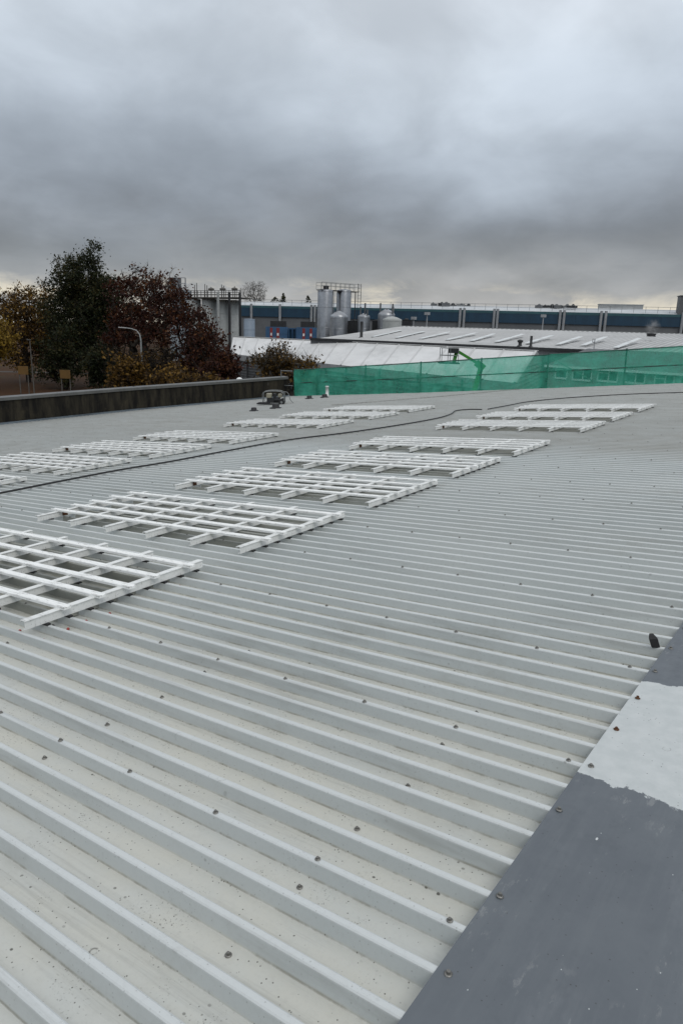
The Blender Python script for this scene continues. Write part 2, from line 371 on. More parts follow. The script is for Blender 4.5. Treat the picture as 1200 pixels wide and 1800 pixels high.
def mat_ground():
    n = NT('ground_cover'); a = n.noise(.05, 5, .6, coord='Generated'); g = n.noise(.06, 5, .6); b = n.noise(.9, 5, .7, off=3); c = n.noise(7, 4, .7, off=8)
    grass = n.mix(n.ss(b, .35, .65), (.020, .024, .010), (.035, .036, .015))
    leaf = n.mix(n.ss(c, .35, .65), (.028, .013, .005), (.065, .028, .009))
    col = n.mix(n.ss(n.math('ADD', n.math('MULTIPLY', g, .6), n.math('MULTIPLY', b, .4)), .50, .66), leaf, grass)
    n.bump(c, .5, .05); return n.fin(col, .95, 0, .15)

M = dict(
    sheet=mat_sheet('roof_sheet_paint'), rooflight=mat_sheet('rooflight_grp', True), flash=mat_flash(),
    bearer=mat_white_bar('bearer_paint', (.68, .69, .67), (.78, .79, .77), .45), slat=mat_white_bar('slat_paint', (.82, .83, .81), (.88, .89, .87), .6),
    screw=simple('screw_zinc', (.20, .195, .18), .45, .6, .4, 40), rust=simple('rusty_steel', (.10, .045, .02), .8, .2, .4, 30),
    red=simple('red_plastic', (.30, .035, .025), .5, 0, .3, 20), rubber=simple('black_rubber', (.012, .012, .013), .6, 0, .3, 20),
    parapet=mat_wall_parapet(), coping=simple('coping_metal', (.11, .11, .105), .5, .2, .25, 1.5), gutter=simple('gutter_lining', (.13, .16, .185), .4, .1, .35, 1.2),
    wallgrey=simple('wall_cladding', (.22, .23, .23), .6, 0, .2, .5), net=mat_net(), tube=simple('scaffold_tube', (.03, .075, .06), .5, .3, .25, 3),
    tube_grey=simple('galvanised_tube', (.22, .23, .23), .45, .5, .25, 3), cable=simple('black_cable', (.010, .010, .011), .45, 0, .3, 10),
    steel=simple('stainless_tank', (.30, .31, .325), .33, .85, .25, .8), tankwhite=simple('tank_white', (.33, .345, .335), .55, 0, .2, .35), dark=simple('dark_steel', (.025, .026, .028), .6, .2, .3, 1),
    deck=simple('deck_timber', (.10, .095, .085), .85, 0, .4, 1.5), bluewall=simple('blue_cladding', (.008, .040, .075), .5, 0, .2, .4), teal=simple('teal_trim', (.025, .085, .10), .5, 0, .2, .5),
    greywall=simple('grey_cladding', (.115, .12, .125), .6, 0, .15, .3), whiteroof=mat_shed_roof('white_far_roof', (.42, .44, .45), (.55, .57, .58), .3), pipe=simple('downpipe_grey', (.30, .31, .32), .5, .2, .2, 1),
    shedroof=mat_shed_roof('grey_shed_roof', (.42, .42, .41), (.51, .51, .50), .25, .6), shedwhite=mat_shed_roof('white_shed_roof', (.54, .54, .53), (.66, .66, .65), .6, None, .32),
    skylight=simple('translucent_rooflight', (.64, .66, .65), .4, 0, .08, 1), shedwall=simple('shed_wall', (.10, .105, .11), .7, 0, .2, .6), fascia=simple('fascia_grey', (.33, .34, .34), .6, 0, .2, .6),
    annexwall=simple('annex_render', (.34, .35, .34), .8, 0, .15, .8), upvc=simple('white_window_frame', (.80, .81, .80), .4, 0, .05, 2), glass=simple('window_glass', (.05, .065, .07), .08, 0, .2, 1, .6),
    contblue=simple('container_blue', (.035, .10, .20), .55, 0, .25, 1), contred=simple('container_red', (.20, .025, .025), .55, 0, .2, 2), white=simple('white_paint', (.75, .76, .75), .5, 0, .1, 2),
    lift=simple('lift_green', (.05, .26, .025), .4, 0, .15, 2), lamp=simple('lamp_post_metal', (.32, .34, .34), .45, .4, .2, 1), lamphead=simple('lamp_head', (.5, .51, .5), .4, .2, .1, 3),
    ground=mat_ground(), path=simple('path_paving', (.032, .026, .019), .9, 0, .25, .3), tarmac=simple('tarmac', (.05, .05, .052), .9, 0, .25, .4), bark=simple('bark', (.030, .025, .020), .95, 0, .35, 3, .2),
    bark2=simple('bark_pale', (.085, .078, .068), .95, 0, .3, 3, .2), sign=simple('sign_amber', (.13, .068, .012), .6, 0, .15, 2), post=simple('timber_post', (.09, .085, .075), .8, 0, .3, 2),
    beige=simple('beige_casing', (.30, .28, .21), .6, 0, .3, 4), globe=simple('white_globe', (.78, .79, .77), .4, 0, .06, 2), yellowmark=simple('yellow_sealant', (.52, .47, .17), .7, 0, .3, 30),
)
random.seed(7); np.random.seed(7)

# ------------------------------------------------------------------ ground
mb = MB(); mb.quad((-4000, -4000, GZ), (4000, -4000, GZ), (4000, 4000, GZ), (-4000, 4000, GZ))
g = mb.build('ground', M['ground']); tag(g, kind='structure')
a = ground(at(-260, 655, 100)); b = ground(at(260, 650, 105)); d = (b - a).normalized(); nrm = Vector((-d.y, d.x, 0))
mb = MB(); mb.quad(a + ZUP * .02, b + ZUP * .02, b + nrm * 2.6 + ZUP * .02, a + nrm * 2.6 + ZUP * .02)
tag(mb.build('path', M['path']), kind='structure')
# yard between the sheds
pts = [ground(at(430, 640, 40)), ground(at(1500, 640, 25)), ground(at(1500, 600, 150)), ground(at(380, 600, 150))]
mb = MB(); mb.quad(*[p + ZUP * .012 for p in pts]); tag(mb.build('yard', M['tarmac']), kind='structure')

# ------------------------------------------------------------------ the roof we stand on
Y0 = 1.2423; PITCHR = 1 / 6.; RH = .058
NETX = [-21.85, -20.75, -17.93, -15.4, -12.95, -10.4, -7.62, -5.0, -2.4, .2, 2.8, 6.0]
NETY = [26.35, 26.55, 26.85, 27.4, 28.2, 29.05, 30.1, 31.1, 32.1, 33.0, 33.9, 35.0]
PAR = [(-27.4, -12.0), (-24.0, 12.0), (-23.75, 18.8), (-22.85, 22.4), (-21.95, 26.2)]
def par_x(y): return float(np.interp(y, [p[1] for p in PAR], [p[0] for p in PAR]))
def net_y(x): return float(np.interp(x, NETX, NETY))
def xmin(y):
    if y <= 26.3: return par_x(y) + .10
    return float(np.interp(y, NETY, NETX))

warehouse = empty('warehouse', 'low industrial building with wide pale ribbed metal roof in the foreground', 'building', MR)
def profile(y0, nrib, lift0):
    """(y, z) across one sheet, from the lap rib at y0 over nrib ribs"""
    pr = []
    def rib(y, dz):
        t, r = .0115, .0155
        return [(y - t - r - .003, -RH + dz), (y - t - r, -RH + .0025 + dz), (y - t - .002, -.0035 + dz), (y - t + .003, dz), (y + t - .003, dz), (y + t + .002, -.0035 + dz), (y + t + r, -RH + .0025 + dz), (y + t + r + .003, -RH + dz)]
    for i in range(nrib + 1):
        r_ = rib(y0 + i * PITCHR, lift0 if i == 0 else 0.0)
        if i == 0: r_ = r_[1:]
        if i == nrib: r_ = r_[:-1]
        pr += r_
    return pr
def sheet_mesh(name, pr, xa_f, xb, nseg, mirror=False, lift=0.):
    V = []; F = []; n = len(pr)
    for j in range(nseg + 1):
        for (y, z) in pr:
            xa = xa_f(y); x = xb + (xa - xb) * (j / nseg)
            wy = .0022 * noise.noise(Vector((x * .9, y * .35, 3.))); wz = .0012 * noise.noise(Vector((x * 1.3, y * 1.1, 9.)))
            zz = (S * x if not mirror else S * (-.74 - x)) + z + wz + lift
            V.append((x, y + wy, zz))
    for j in range(nseg):
        for i in range(n - 1):
            q = (j * n + i, j * n + i + 1, (j + 1) * n + i + 1, (j + 1) * n + i)
            F.append(q if (xa_f(0) < xb) else q[::-1])
    me = bpy.data.meshes.new(name); me.from_pydata(V, [], F); me.polygons.foreach_set('use_smooth', [True] * len(F)); me.update()
    return me
def sharp(o, ang=28):
    me = o.data
    try: me.set_sharp_from_angle(angle=R_(ang))
    except Exception: pass
for j in range(-4, 31):
    y = Y0 + (2 + 6 * j) * PITCHR
    if y > 33.5: break
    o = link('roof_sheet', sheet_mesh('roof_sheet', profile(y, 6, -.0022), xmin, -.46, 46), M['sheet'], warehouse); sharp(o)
for j in range(-4, 31, 1):
    y = Y0 + (2 + 6 * j) * PITCHR
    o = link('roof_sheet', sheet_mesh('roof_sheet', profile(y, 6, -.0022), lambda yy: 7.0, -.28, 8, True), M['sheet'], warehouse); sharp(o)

# ridge flashing: folded sheet lying on the rib tops, its edge slightly out of line with the ribs
def flashing(y0, y1, lift):
    V = []; F = []; ny = max(2, int((y1 - y0) / .12))
    def ex(y): return -.70 + .022 * (y - 1.2)
    cols = 12
    for j in range(ny + 1):
        y = y0 + (y1 - y0) * j / ny; e = ex(y)
        xs = [e, e + .001] + [e + (-.37 - e) * i / 5 for i in range(1, 6)] + [-.37 + .36 * i / 4 for i in range(1, 5)]
        for i, x in enumerate(xs):
            z = S * x if x <= -.37 else S * (-.74 - x)
            z += .0025 + lift + .0022 * noise.noise(Vector((x * 3, y * 1.6, 1.5)))
            if i == 0: z -= .007
            V.append((x, y, z))
    n = len(xs)
    for j in range(ny):
        for i in range(n - 1): F.append((j * n + i, j * n + i + 1, (j + 1) * n + i + 1, (j + 1) * n + i))
    me = bpy.data.meshes.new('ridge_flashing'); me.from_pydata(V, [], F); me.polygons.foreach_set('use_smooth', [True] * len(F)); me.update()
    o = link('ridge_flashing', me, M['flash'], warehouse); sharp(o, 20)
flashing(-3.0, 5.2, .0); flashing(5.1, 11.3, .0025); flashing(11.2, 17.3, .0); flashing(17.2, 23.4, .0025); flashing(23.3, 33.2, 0)

# rooflights: translucent sheets under the guards
FR_Y = [2.25, 4.24, 6.27, 8.27, 10.36, 13.6, 15.7, 17.95]
FL_Y = [4.42, 6.42, 8.38, 10.43, 13.4, 15.62, 17.72]
for ys, x0, x1 in ((FR_Y, -4.25, -7.25), (FL_Y, -10.45, -13.6)):
    for y in ys:
        k = round((y + .28 - Y0) / PITCHR)
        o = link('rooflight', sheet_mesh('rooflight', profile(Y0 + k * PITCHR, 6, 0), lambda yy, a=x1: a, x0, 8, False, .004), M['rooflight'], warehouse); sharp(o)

# screws
def screw_mesh(name):
    m_ = MB(); m_.lathe((0, 0, 0), [(.0105, 0), (.0105, .0022), (.0075, .0035)], 12)
    m_.lathe((0, 0, .003), [(.0056, 0), (.0056, .006), (.0046, .0075)], 6, smooth=False)
    return m_.mesh(name)
scr = screw_mesh('screw'); scr.materials.append(M['screw'])
scr_r = screw_mesh('screw_rust'); scr_r.materials.append(M['rust'])
spots = []
def jit(a): return random.uniform(-a, a)
guard_boxes = [(-7.3, -4.2, y, y + 1.5) for y in FR_Y] + [(-13.6, -10.4, y, y + 1.5) for y in FL_Y]
for j in range(-2, 31):
    y = Y0 + (2 + 6 * j) * PITCHR
    if y > 33: break
    for i in range(60):
        x = -.735 - .4925 * i + jit(.012)
        if x < xmin(y) + .15: break
        spots.append((x, y + jit(.004), 0.001))
for i in range(0, 16):
    x = -1.24 - 1.49 * i
    k = -7
    while True:
        y = Y0 + (k + .55) * PITCHR; k += 2
        if y > 32.8: break
        if x < xmin(y) + .1: continue
        spots.append((x + jit(.015), y + jit(.006), -RH + .001))
def apx(p):
    w = MR @ Vector((p[0], p[1], S * p[0] + p[2])); d = w - CPOS; zf = d.dot(CF)
    if zf < .3: return 0
    px = 600 + FPX * d.dot(CR) / zf; py = 900 - FPX * d.dot(CU) / zf
    return 1 / zf if (-20 < px < 1220 and -20 < py < 1820) else 0
spots.sort(key=apx, reverse=True)
tilt = Matrix.Rotation(-math.atan(S), 4, 'Y')
for i, (x, y, z) in enumerate(spots[:290]):
    mt = T((x, y, S * x + z)) @ tilt @ Matrix.Rotation(random.uniform(0, 1), 4, 'Z') @ Matrix.Scale(random.uniform(.92, 1.12), 4)
    link('screw', scr, None, warehouse, mt)
m_ = MB()
for (x, y, z) in spots[290:]:
    b = len(m_.v); c = Vector((x, y, S * x + z))
    m_.lathe(c, [(.0105, 0), (.0105, .004), (.006, .008)], 6)
tag(m_.build('screw_rows', M['screw'], warehouse), kind='stuff')
for k in (-1, 1, 3, 6, 8, 10, 12, 14, 16, 18, 20, 22, 24, 26):
    y = Y0 + k * PITCHR; x = -.665 + .022 * (y - 1.4)
    link('screw', scr if k not in (10, 12) else scr_r, None, warehouse, T((x + jit(.006), y, S * x + .003)) @ Matrix.Rotation(jit(.25), 4, 'X') @ Matrix.Scale(1.15, 4))
# red capped fixings round the rooflights
redm = MB(); redm.lathe((0, 0, 0), [(.011, 0), (.011, .004), (.008, .010), (.003, .013)], 8); redm = redm.mesh('red_cap'); redm.materials.append(M['red'])
for y in FR_Y[:4]:
    for i in range(9):
        yy = Y0 + (round((y - Y0) / PITCHR) + i + .45) * PITCHR
        for x in (-4.05, -4.3, -7.1):
            if random.random() < .75: link('red_cap', redm, None, warehouse, T((x + jit(.03), yy + jit(.02), S * x - RH + .006)))
for x_, y_ in ((-.735, 2.47), (-.72, 2.63)):
    m_ = MB(); vs = []
    for q in range(12):
        t = q / 12 * 2 * math.pi; rr = .028 * (1 + .5 * noise.noise(Vector((math.cos(t) * 2, math.sin(t) * 2, x_ * 9))))
        vs.append((x_ + rr * 1.2 * math.cos(t), y_ + rr * .55 * math.sin(t), S * x_ - RH + .002))
    m_.add(vs, [tuple(range(12))]); m_.build('sealant_smear', M['yellowmark'], warehouse)

# parapet, coping, gutter lining, outer walls
def rpath_extrude(name, pts, prof, mat, n=(0, 0, 1)):
    """profile (offset to the outside, height) carried along a polyline on the roof"""
    V = []; F = []; k = len(prof)
    for i, (x, y) in enumerate(pts):
        a_ = Vector(pts[max(i - 1, 0)]); b_ = Vector(pts[min(i + 1, len(pts) - 1)]); d = (b_ - a_).normalized(); o_ = Vector((-d.y, d.x))
        for u, h in prof: V.append((x + o_.x * u, y + o_.y * u, S * x + h))
    for i in range(len(pts) - 1):
        for q in range(k): F.append((i * k + q, i * k + (q + 1) % k, (i + 1) * k + (q + 1) % k, (i + 1) * k + q))
    F.append(tuple(range(k - 1, -1, -1))); F.append(tuple(range((len(pts) - 1) * k, len(pts) * k)))
    me = bpy.data.meshes.new(name); me.from_pydata(V, [], F); me.update(); return link(name, me, mat, warehouse)
rpath_extrude('parapet_wall', PAR, [(0, -.12), (0, .86), (.28, .86), (.28, -4.2), (.02, -4.2)], M['parapet'])
for i in range(len(PAR) - 1):
    a_, b_ = Vector(PAR[i]), Vector(PAR[i + 1]); nn = max(1, round((b_ - a_).length / 3.0))
    for q in range(nn):
        p0 = a_.lerp(b_, q / nn); p1 = a_.lerp(b_, (q + 1) / nn); dd = (p1 - p0).normalized() * .004
        rpath_extrude('coping', [tuple(p0 + dd), tuple(p1 - dd)], [(-.05, .80), (-.05, .905), (.33, .93), (.33, .80), (.30, .80), (.30, .865), (-.02, .865), (-.02, .80)], M['coping'])
rpath_extrude('gutter_lining', PAR, [(-.32, -.032), (-.32, -.022), (-.004, .05), (-.004, -.04)], M['gutter'])
m_ = MB()   # cladding under the far edge and the right-hand end
edge = [(x, y) for x, y in zip(NETX, NETY)] + [(7.0, 35.3)]
for i in range(len(edge) - 1):
    (x0, y0), (x1, y1) = edge[i], edge[i + 1]
    z0 = S * x0 if x0 < -.37 else S * (-.74 - x0); z1 = S * x1 if x1 < -.37 else S * (-.74 - x1)
    m_.quad((x0, y0 + .12, z0 - .05), (x0, y0 + .12, -6.6), (x1, y1 + .12, -6.6), (x1, y1 + .12, z1 - .05))
    m_.quad((x0, y0 - .02, z0 - .045), (x0, y0 + .12, z0 - .05), (x1, y1 + .12, z1 - .05), (x1, y1 - .02, z1 - .045))
m_.build('end_wall', M['wallgrey'], warehouse)
# a pair of wheeled fold lines on the far roof: a raised flashing crossing the sheets
def strip(pts, w, h, mat, name):
    m2 = MB()
    for (a_, b_) in zip(pts[:-1], pts[1:]):
        m2.bar(rp(a_[0], a_[1], h / 2), rp(b_[0], b_[1], h / 2), w, h)
    return m2.build(name, mat, warehouse)
strip([(-15.2, 20.6), (-12.9, 24.6), (-11.4, 28.4)], .16, .012, simple('lap_sealant', (.22, .22, .20), .7, 0, .3, 2), 'lap_flashing')

# ------------------------------------------------------------------ rooflight guards
ANG = math.atan(S)
def guard_meshes(seed):
    rnd = random.Random(seed)
    # bearer: rolled section along +Y, web on the +X side, flanges towards -X, lips
    Hb, Wb, t = .062, .048, .0028
    def bearer(L):
        m2 = MB(); bev = .0035
        prof = [(0, 0), (0, Hb - .006), (.009, Hb - .006), (.009, Hb - .001), (.008, Hb), (-Wb, Hb), (-Wb, Hb - .014), (-Wb + t, Hb - .014), (-Wb + t, Hb - t), (-t, Hb - t), (-t, t), (-Wb * .7, t), (-Wb * .7, 0)]
        m2.extrude(prof, (0, 0, 0), (0, L, 0), (1, 0, 0), (0, 0, 1)); return m2.mesh('bearer')
    def slat(L):
        m2 = MB(); w, h, c = .061, .022, .004; n = 10
        prof = [(-w / 2, 0), (w / 2, 0), (w / 2, h - c), (w / 2 - c, h), (w / 2 - .012, h), (w / 2 - .022, h - .005), (-w / 2 + .022, h - .005), (-w / 2 + .012, h), (-w / 2 + c, h), (-w / 2, h - c)]
        V = []; F = []; k = len(prof)
        for i in range(n + 1):
            x = .085 - L * i / n; wz = .004 * noise.noise(Vector((x * .8, seed * 3.1, L))) ; wy = .005 * noise.noise(Vector((x * .6, seed * 7.7, L * 2)))
            for u, v in prof: V.append((x, u + wy, v + wz))
        for i in range(n):
            for q in range(k): F.append((i * k + q, i * k + (q + 1) % k, (i + 1) * k + (q + 1) % k, (i + 1) * k + q))
        F.append(tuple(range(k))); F.append(tuple(range(n * k + k - 1, n * k - 1, -1)))
        me = bpy.data.meshes.new('slat'); me.from_pydata(V, [], F); me.update(); return me
    return bearer(1.56), [slat(3.34 + rnd.uniform(-.02, .02)) for _ in range(3)]
bear_me, slat_mes = guard_meshes(1)
bear_me.materials.append(M['bearer'])
for s_ in slat_mes: s_.materials.append(M['slat'])
pad_me = MB().bbox(-.05, .03, -.014, .014, -.003, .0115).mesh('rubber_pad'); pad_me.materials.append(M['rubber'])
brk = MB(); brk.bbox(-.004, .012, -.03, .03, -.02, .05); brk_me = brk.mesh('fixing_bracket'); brk_me.materials.append(M['rust'])
ORD = ['first', 'second', 'third', 'fourth', 'fifth', 'sixth', 'seventh', 'eighth']
def guard(x, y, label, group, near, seed, ln=1.0):
    rnd = random.Random(seed * 31 + 5)
    root = empty('rooflight_guard', label, 'rooflight guard', MR @ T((x, y, S * x)) @ Matrix.Rotation(-ANG, 4, 'Y') @ Matrix.Rotation(rnd.uniform(-.006, .006), 4, 'Z'), group)
    for i in range(6):
        oy = rnd.uniform(-.02, .02)
        b_ = link('bearer', bear_me, None, root, T((-.622 * i + rnd.uniform(-.008, .008), oy, .012)))
        k0 = math.ceil((y + .02 - Y0) / PITCHR)
        ribs = [Y0 + (k0 + q) * PITCHR - y for q in range(10)]; ribs = [r for r in ribs if r < 1.53]
        use = ribs if (i == 0 and near) else [ribs[0], ribs[len(ribs) // 2], ribs[-1]]
        for r in use: link('rubber_pad', pad_me, None, b_, T((0, r - oy, -.012)))
        if i == 5 and rnd.random() < .8: link('fixing_bracket', brk_me, None, b_, T((.002, .34, .02)))
    for q, yy in enumerate((.30, .555, .81, 1.07, 1.37)):
        link('slat', rnd.choice(slat_mes), None, root, T((rnd.uniform(-.03, .03), yy + rnd.uniform(-.012, .012), +.0742)) @ Matrix.Rotation(rnd.uniform(-.006, .006), 4, 'Z'))
    return root
lab_r = ['white slatted rooflight guard nearest the camera, cut off by the left edge',
         'white slatted rooflight guard second from the camera in the right-hand row',
         'white slatted rooflight guard third from the camera in the right-hand row',
         'white slatted rooflight guard fourth from the camera in the right-hand row',
         'white slatted rooflight guard fifth in the right-hand row, just before the wide gap',
         'white slatted rooflight guard in the right-hand row, first one beyond the wide gap',
         'white slatted rooflight guard in the right-hand row, second beyond the wide gap',
         'farthest white slatted rooflight guard of the right-hand row, close to the cable']
for i, y in enumerate(FR_Y): guard(-4.15, y, lab_r[i], 'rooflight guards in the right-hand row', i < 4, i)
lab_l = ['white slatted rooflight guard of which only a corner shows at the left edge',
         'white slatted rooflight guard left of the cable, cut by the left picture edge',
         'white slatted rooflight guard left of the cable, second from the front wholly in view',
         'white slatted rooflight guard left of the cable, last one before the wide gap',
         'white slatted rooflight guard left of the cable, first one beyond the wide gap',
         'white slatted rooflight guard left of the cable, middle of the far three',
         'farthest white slatted rooflight guard of the left-hand row, nearest the green netting']
for i, y in enumerate(FL_Y): guard(-10.36, y, lab_l[i], 'rooflight guards in the left-hand row', False, i + 20)

# ------------------------------------------------------------------ cable
def spline(pts, n=8):
    out = []
    P = [Vector(p) for p in pts]
    for i in range(len(P) - 1):
        p0, p1, p2, p3 = P[max(i - 1, 0)], P[i], P[i + 1], P[min(i + 2, len(P) - 1)]
        for k in range(n):
            t = k / n
            out.append(.5 * ((2 * p1) + (p2 - p0) * t + (2 * p0 - 5 * p1 + 4 * p2 - p3) * t * t + (3 * p1 - p0 - 3 * p2 + p3) * t ** 3))
    out.append(P[-1]); return out
c1 = [(-9.5, 1.0), (-9.55, 3.0), (-9.58, 5.08), (-9.64, 6.02), (-9.67, 7.18), (-9.56, 8.18), (-9.58, 9.6), (-9.5, 11.3), (-9.02, 12.7), (-8.68, 14.3), (-8.55, 16.0), (-8.75, 17.2), (-9.1, 18.2), (-8.9, 18.62), (-8.5, 18.62)]
c2 = [(-8.37, 18.73), (-8.29, 19.89), (-8.2, 21.38), (-7.45, 22.94), (-6.03, 24.24), (-4.43, 24.8), (-2.5, 25.3), (-.3, 25.8)]
for pts, lab in ((c1, 'long black cable lying on the roof between the two rows of guards'), (c2, 'thinner black cable crossing the far roof behind the last right-hand guard')):
    P = spline([rp(x, y, .02 + .002 * noise.noise(Vector((x, y, 0)))) for x, y in pts], 8)
    w = .0155 if pts is c1 else .014
    tag(MB().path(P, w, 8).build('cable', M['cable'], None, MR), lab, 'cable', 'cables on the roof')

# ------------------------------------------------------------------ small things on the roof
# black wedge by the ridge flashing
m_ = MB(); V = [(-.026, -.010, 0), (.026, -.012, 0), (.026, .010, 0), (-.026, .012, 0), (-.050, -.004, .056), (.006, -.002, .062), (.004, .016, .066), (-.046, .016, .060), (-.046, .012, .088), (-.020, .012, .090), (-.022, .024, .090), (-.044, .024, .088)]
m_.add(V, [(3, 2, 1, 0), (0, 1, 5, 4), (1, 2, 6, 5), (2, 3, 7, 6), (3, 0, 4, 7), (4, 5, 9, 8), (5, 6, 10, 9), (6, 7, 11, 10), (7, 4, 8, 11), (8, 9, 10, 11)])
o = m_.build('rubber_block', M['rubber'], None, MR @ T(rp(-.685, 3.90, -.004)) @ Matrix.Rotation(.55, 4, 'Z') @ Matrix.Scale(.85, 4)); tag(o, 'small black rubber block beside the grey ridge flashing', 'rubber block')
bv = o.modifiers.new('bevel', 'BEVEL'); bv.width = .004; bv.segments = 2
# screw lying loose
tag(MB().tube((0, 0, .004), (.045, 0, .003), .0016, .0013, 6).lathe((.0, 0, 0), [(.004, 0), (.004, .004), (.002, .005)], 6).build('loose_screw', M['rust'], None, MR @ T(rp(-.83, 1.44, -RH)) @ Matrix.Rotation(3.05, 4, 'Z')),
    'rusty loose screw lying in a trough near the ridge flashing', 'screw')
# hat-shaped rubber feet
hat = MB().lathe((0, 0, 0), [(.21, 0), (.21, .03), (.13, .045), (.12, .14), (.09, .16), (.001, .165)], 14).mesh('hat_cowl')
hat.materials.append(M['rubber'])
for i, ((x, y), sc, lab) in enumerate([((-16.9, 18.3), .8, 'smallest black hat-shaped roof cap, leftmost below the caged engine unit'), ((-16.85, 19.4), 1.05, 'black hat-shaped roof cap just in front of the caged engine unit'),
                      ((-19.1, 24.2), .9, 'black hat-shaped roof cap by the netting, left of the white stub pipe'), ((-18.8, 24.9), .95, 'black hat-shaped roof cap at the foot of the white stub pipe')]):
    o = link('roof_cowl_hat', hat, None, None, MR @ T(rp(x, y, -.01)) @ Matrix.Scale(sc, 4)); tag(o, lab, 'roof cap', 'black roof caps')
m_ = MB().lathe((0, 0, 0), [(.10, 0), (.10, .02), (.075, .03), (.075, .42), (.085, .42), (.085, .46), (.001, .47)], 14)
o = m_.build('stub_pipe', M['white'], None, MR @ T(rp(-19.6, 26.15, -.03))); tag(o, 'short white stub pipe standing against the foot of the green netting', 'pipe')
# caged engine unit
eng = empty('engine_unit', 'caged engine unit with hose lying on the roof by the parapet', 'machine', MR @ T(rp(-18.5, 21.2, -.01)) @ Matrix.Rotation(R_(35), 4, 'Z') @ Matrix.Scale(.95, 4))
def tubes(paths, r, name, mat, n=6):
    m2 = MB()
    for p in paths: m2.path(p, r, n)
    return m2.build(name, mat, eng)
for sy in (-.22, .22):
    tubes([spline([(-.42, sy, .06), (-.44, sy, .35), (-.38, sy, .52), (0, sy, .57), (.36, sy, .52), (.44, sy, .32), (.42, sy, .06)], 5)], .018, 'roll_hoop', M['tube_grey'])
tubes([[(-.38, -.22, .52), (-.38, .22, .52)], [(.36, -.22, .52), (.36, .22, .52)], [(-.42, -.22, .06), (-.42, .22, .06)], [(.42, -.22, .06), (.42, .22, .06)], [(-.42, -.22, .06), (.42, -.22, .06)], [(-.42, .22, .06), (.42, .22, .06)]], .018, 'base_frame', M['dark'])
m_ = MB().bbox(-.30, -.08, -.16, .16, .28, .46).bbox(.18, .34, -.14, .14, .30, .44); o = m_.build('fuel_tank', M['beige'], eng); bv = o.modifiers.new('b', 'BEVEL'); bv.width = .03; bv.segments = 2
m_ = MB().bbox(-.28, .0, -.14, .14, .08, .27).tube((0, 0, .2), (.26, 0, .2), .11, .11, 12).bbox(-.02, .1, -.1, .1, .25, .45); m_.build('engine_block', M['dark'], eng)
for sy in (-.27, .27):
    w_ = MB().tube((.34, sy - .035, .12), (.34, sy + .035, .12), .12, .12, 14).build('wheel', M['rubber'], eng)
    MB().tube((.34, sy - .038, .12), (.34, sy + .038, .12), .05, .05, 10).build('rim', M['tube_grey'], w_)
hp = []
for i in range(60):
    t = i / 59 * 2 * math.pi * 3.2; r = .20 + .03 * math.sin(t * .7); hp.append((-.42 + r * math.cos(t) * 1.2, -.12 + r * math.sin(t) * .8, .03 + .025 * i / 20))
hp += [(-.2, -.3, .06), (.1, -.36, .03), (.4, -.34, .03)]
tubes([hp], .022, 'hose', M['rubber'], 6)
tubes([spline([(.36, .1, .5), (.52, .12, .5), (.62, .12, .38), (.66, .14, .2), (.8, .2, .02)], 5)], .014, 'lead', M['tube_grey'])

# ------------------------------------------------------------------ netting on scaffold tube along the far edge
fence = empty('debris_net_fence', 'green debris netting on scaffold tubes along the far roof edge', 'net fence', MR)
def hgt(x): return float(np.interp(x, [-22, -15, -7, 3], [1.20, 1.28, 1.40, 1.5]))
def fz(x): return S * x if x < -.37 else S * (-.74 - x)
POSTX = [-21.6, -20.4, -17.9, -15.4, -12.95, -10.4, -7.62, -5.0, -2.4, .2, 2.8]
for i, x in enumerate(POSTX):
    y = net_y(x); h = hgt(x); ln = .0
    p_ = MB().tube((x, y - .1, fz(x) - .03), (x + ln, y - .1, fz(x) + h + .05), .031, .031, 8).build('post', M['tube'], fence)
    MB().bbox(x - .07, x + .07, y - .17, y - .03, fz(x) - .036, fz(x) - .015).build('base_plate', M['tube_grey'], p_)
for fr in (1.0, .50):
    for i in range(len(POSTX) - 1):
        x0, x1 = POSTX[i], POSTX[i + 1]
        e0 = (x1 - x0) * .02
        MB().tube((x0, net_y(x0) - .15, fz(x0) + hgt(x0) * fr), (x1, net_y(x1) - .15, fz(x1) + hgt(x1) * fr), .024, .024, 8).build('rail', M['tube'], fence)
for a_, b_ in (((-20.4, .95), (-15.6, .32)), ((-17.9, .42), (-13.4, .30)), ((-10.2, 1.1), (-8.8, .2)), ((-5.4, 1.2), (-4.4, .5))):
    MB().tube((a_[0], net_y(a_[0]) + .18, fz(a_[0]) + a_[1]), (b_[0], net_y(b_[0]) + .18, fz(b_[0]) + b_[1]), .022, .022, 6).build('brace', M['tube_grey'], fence)
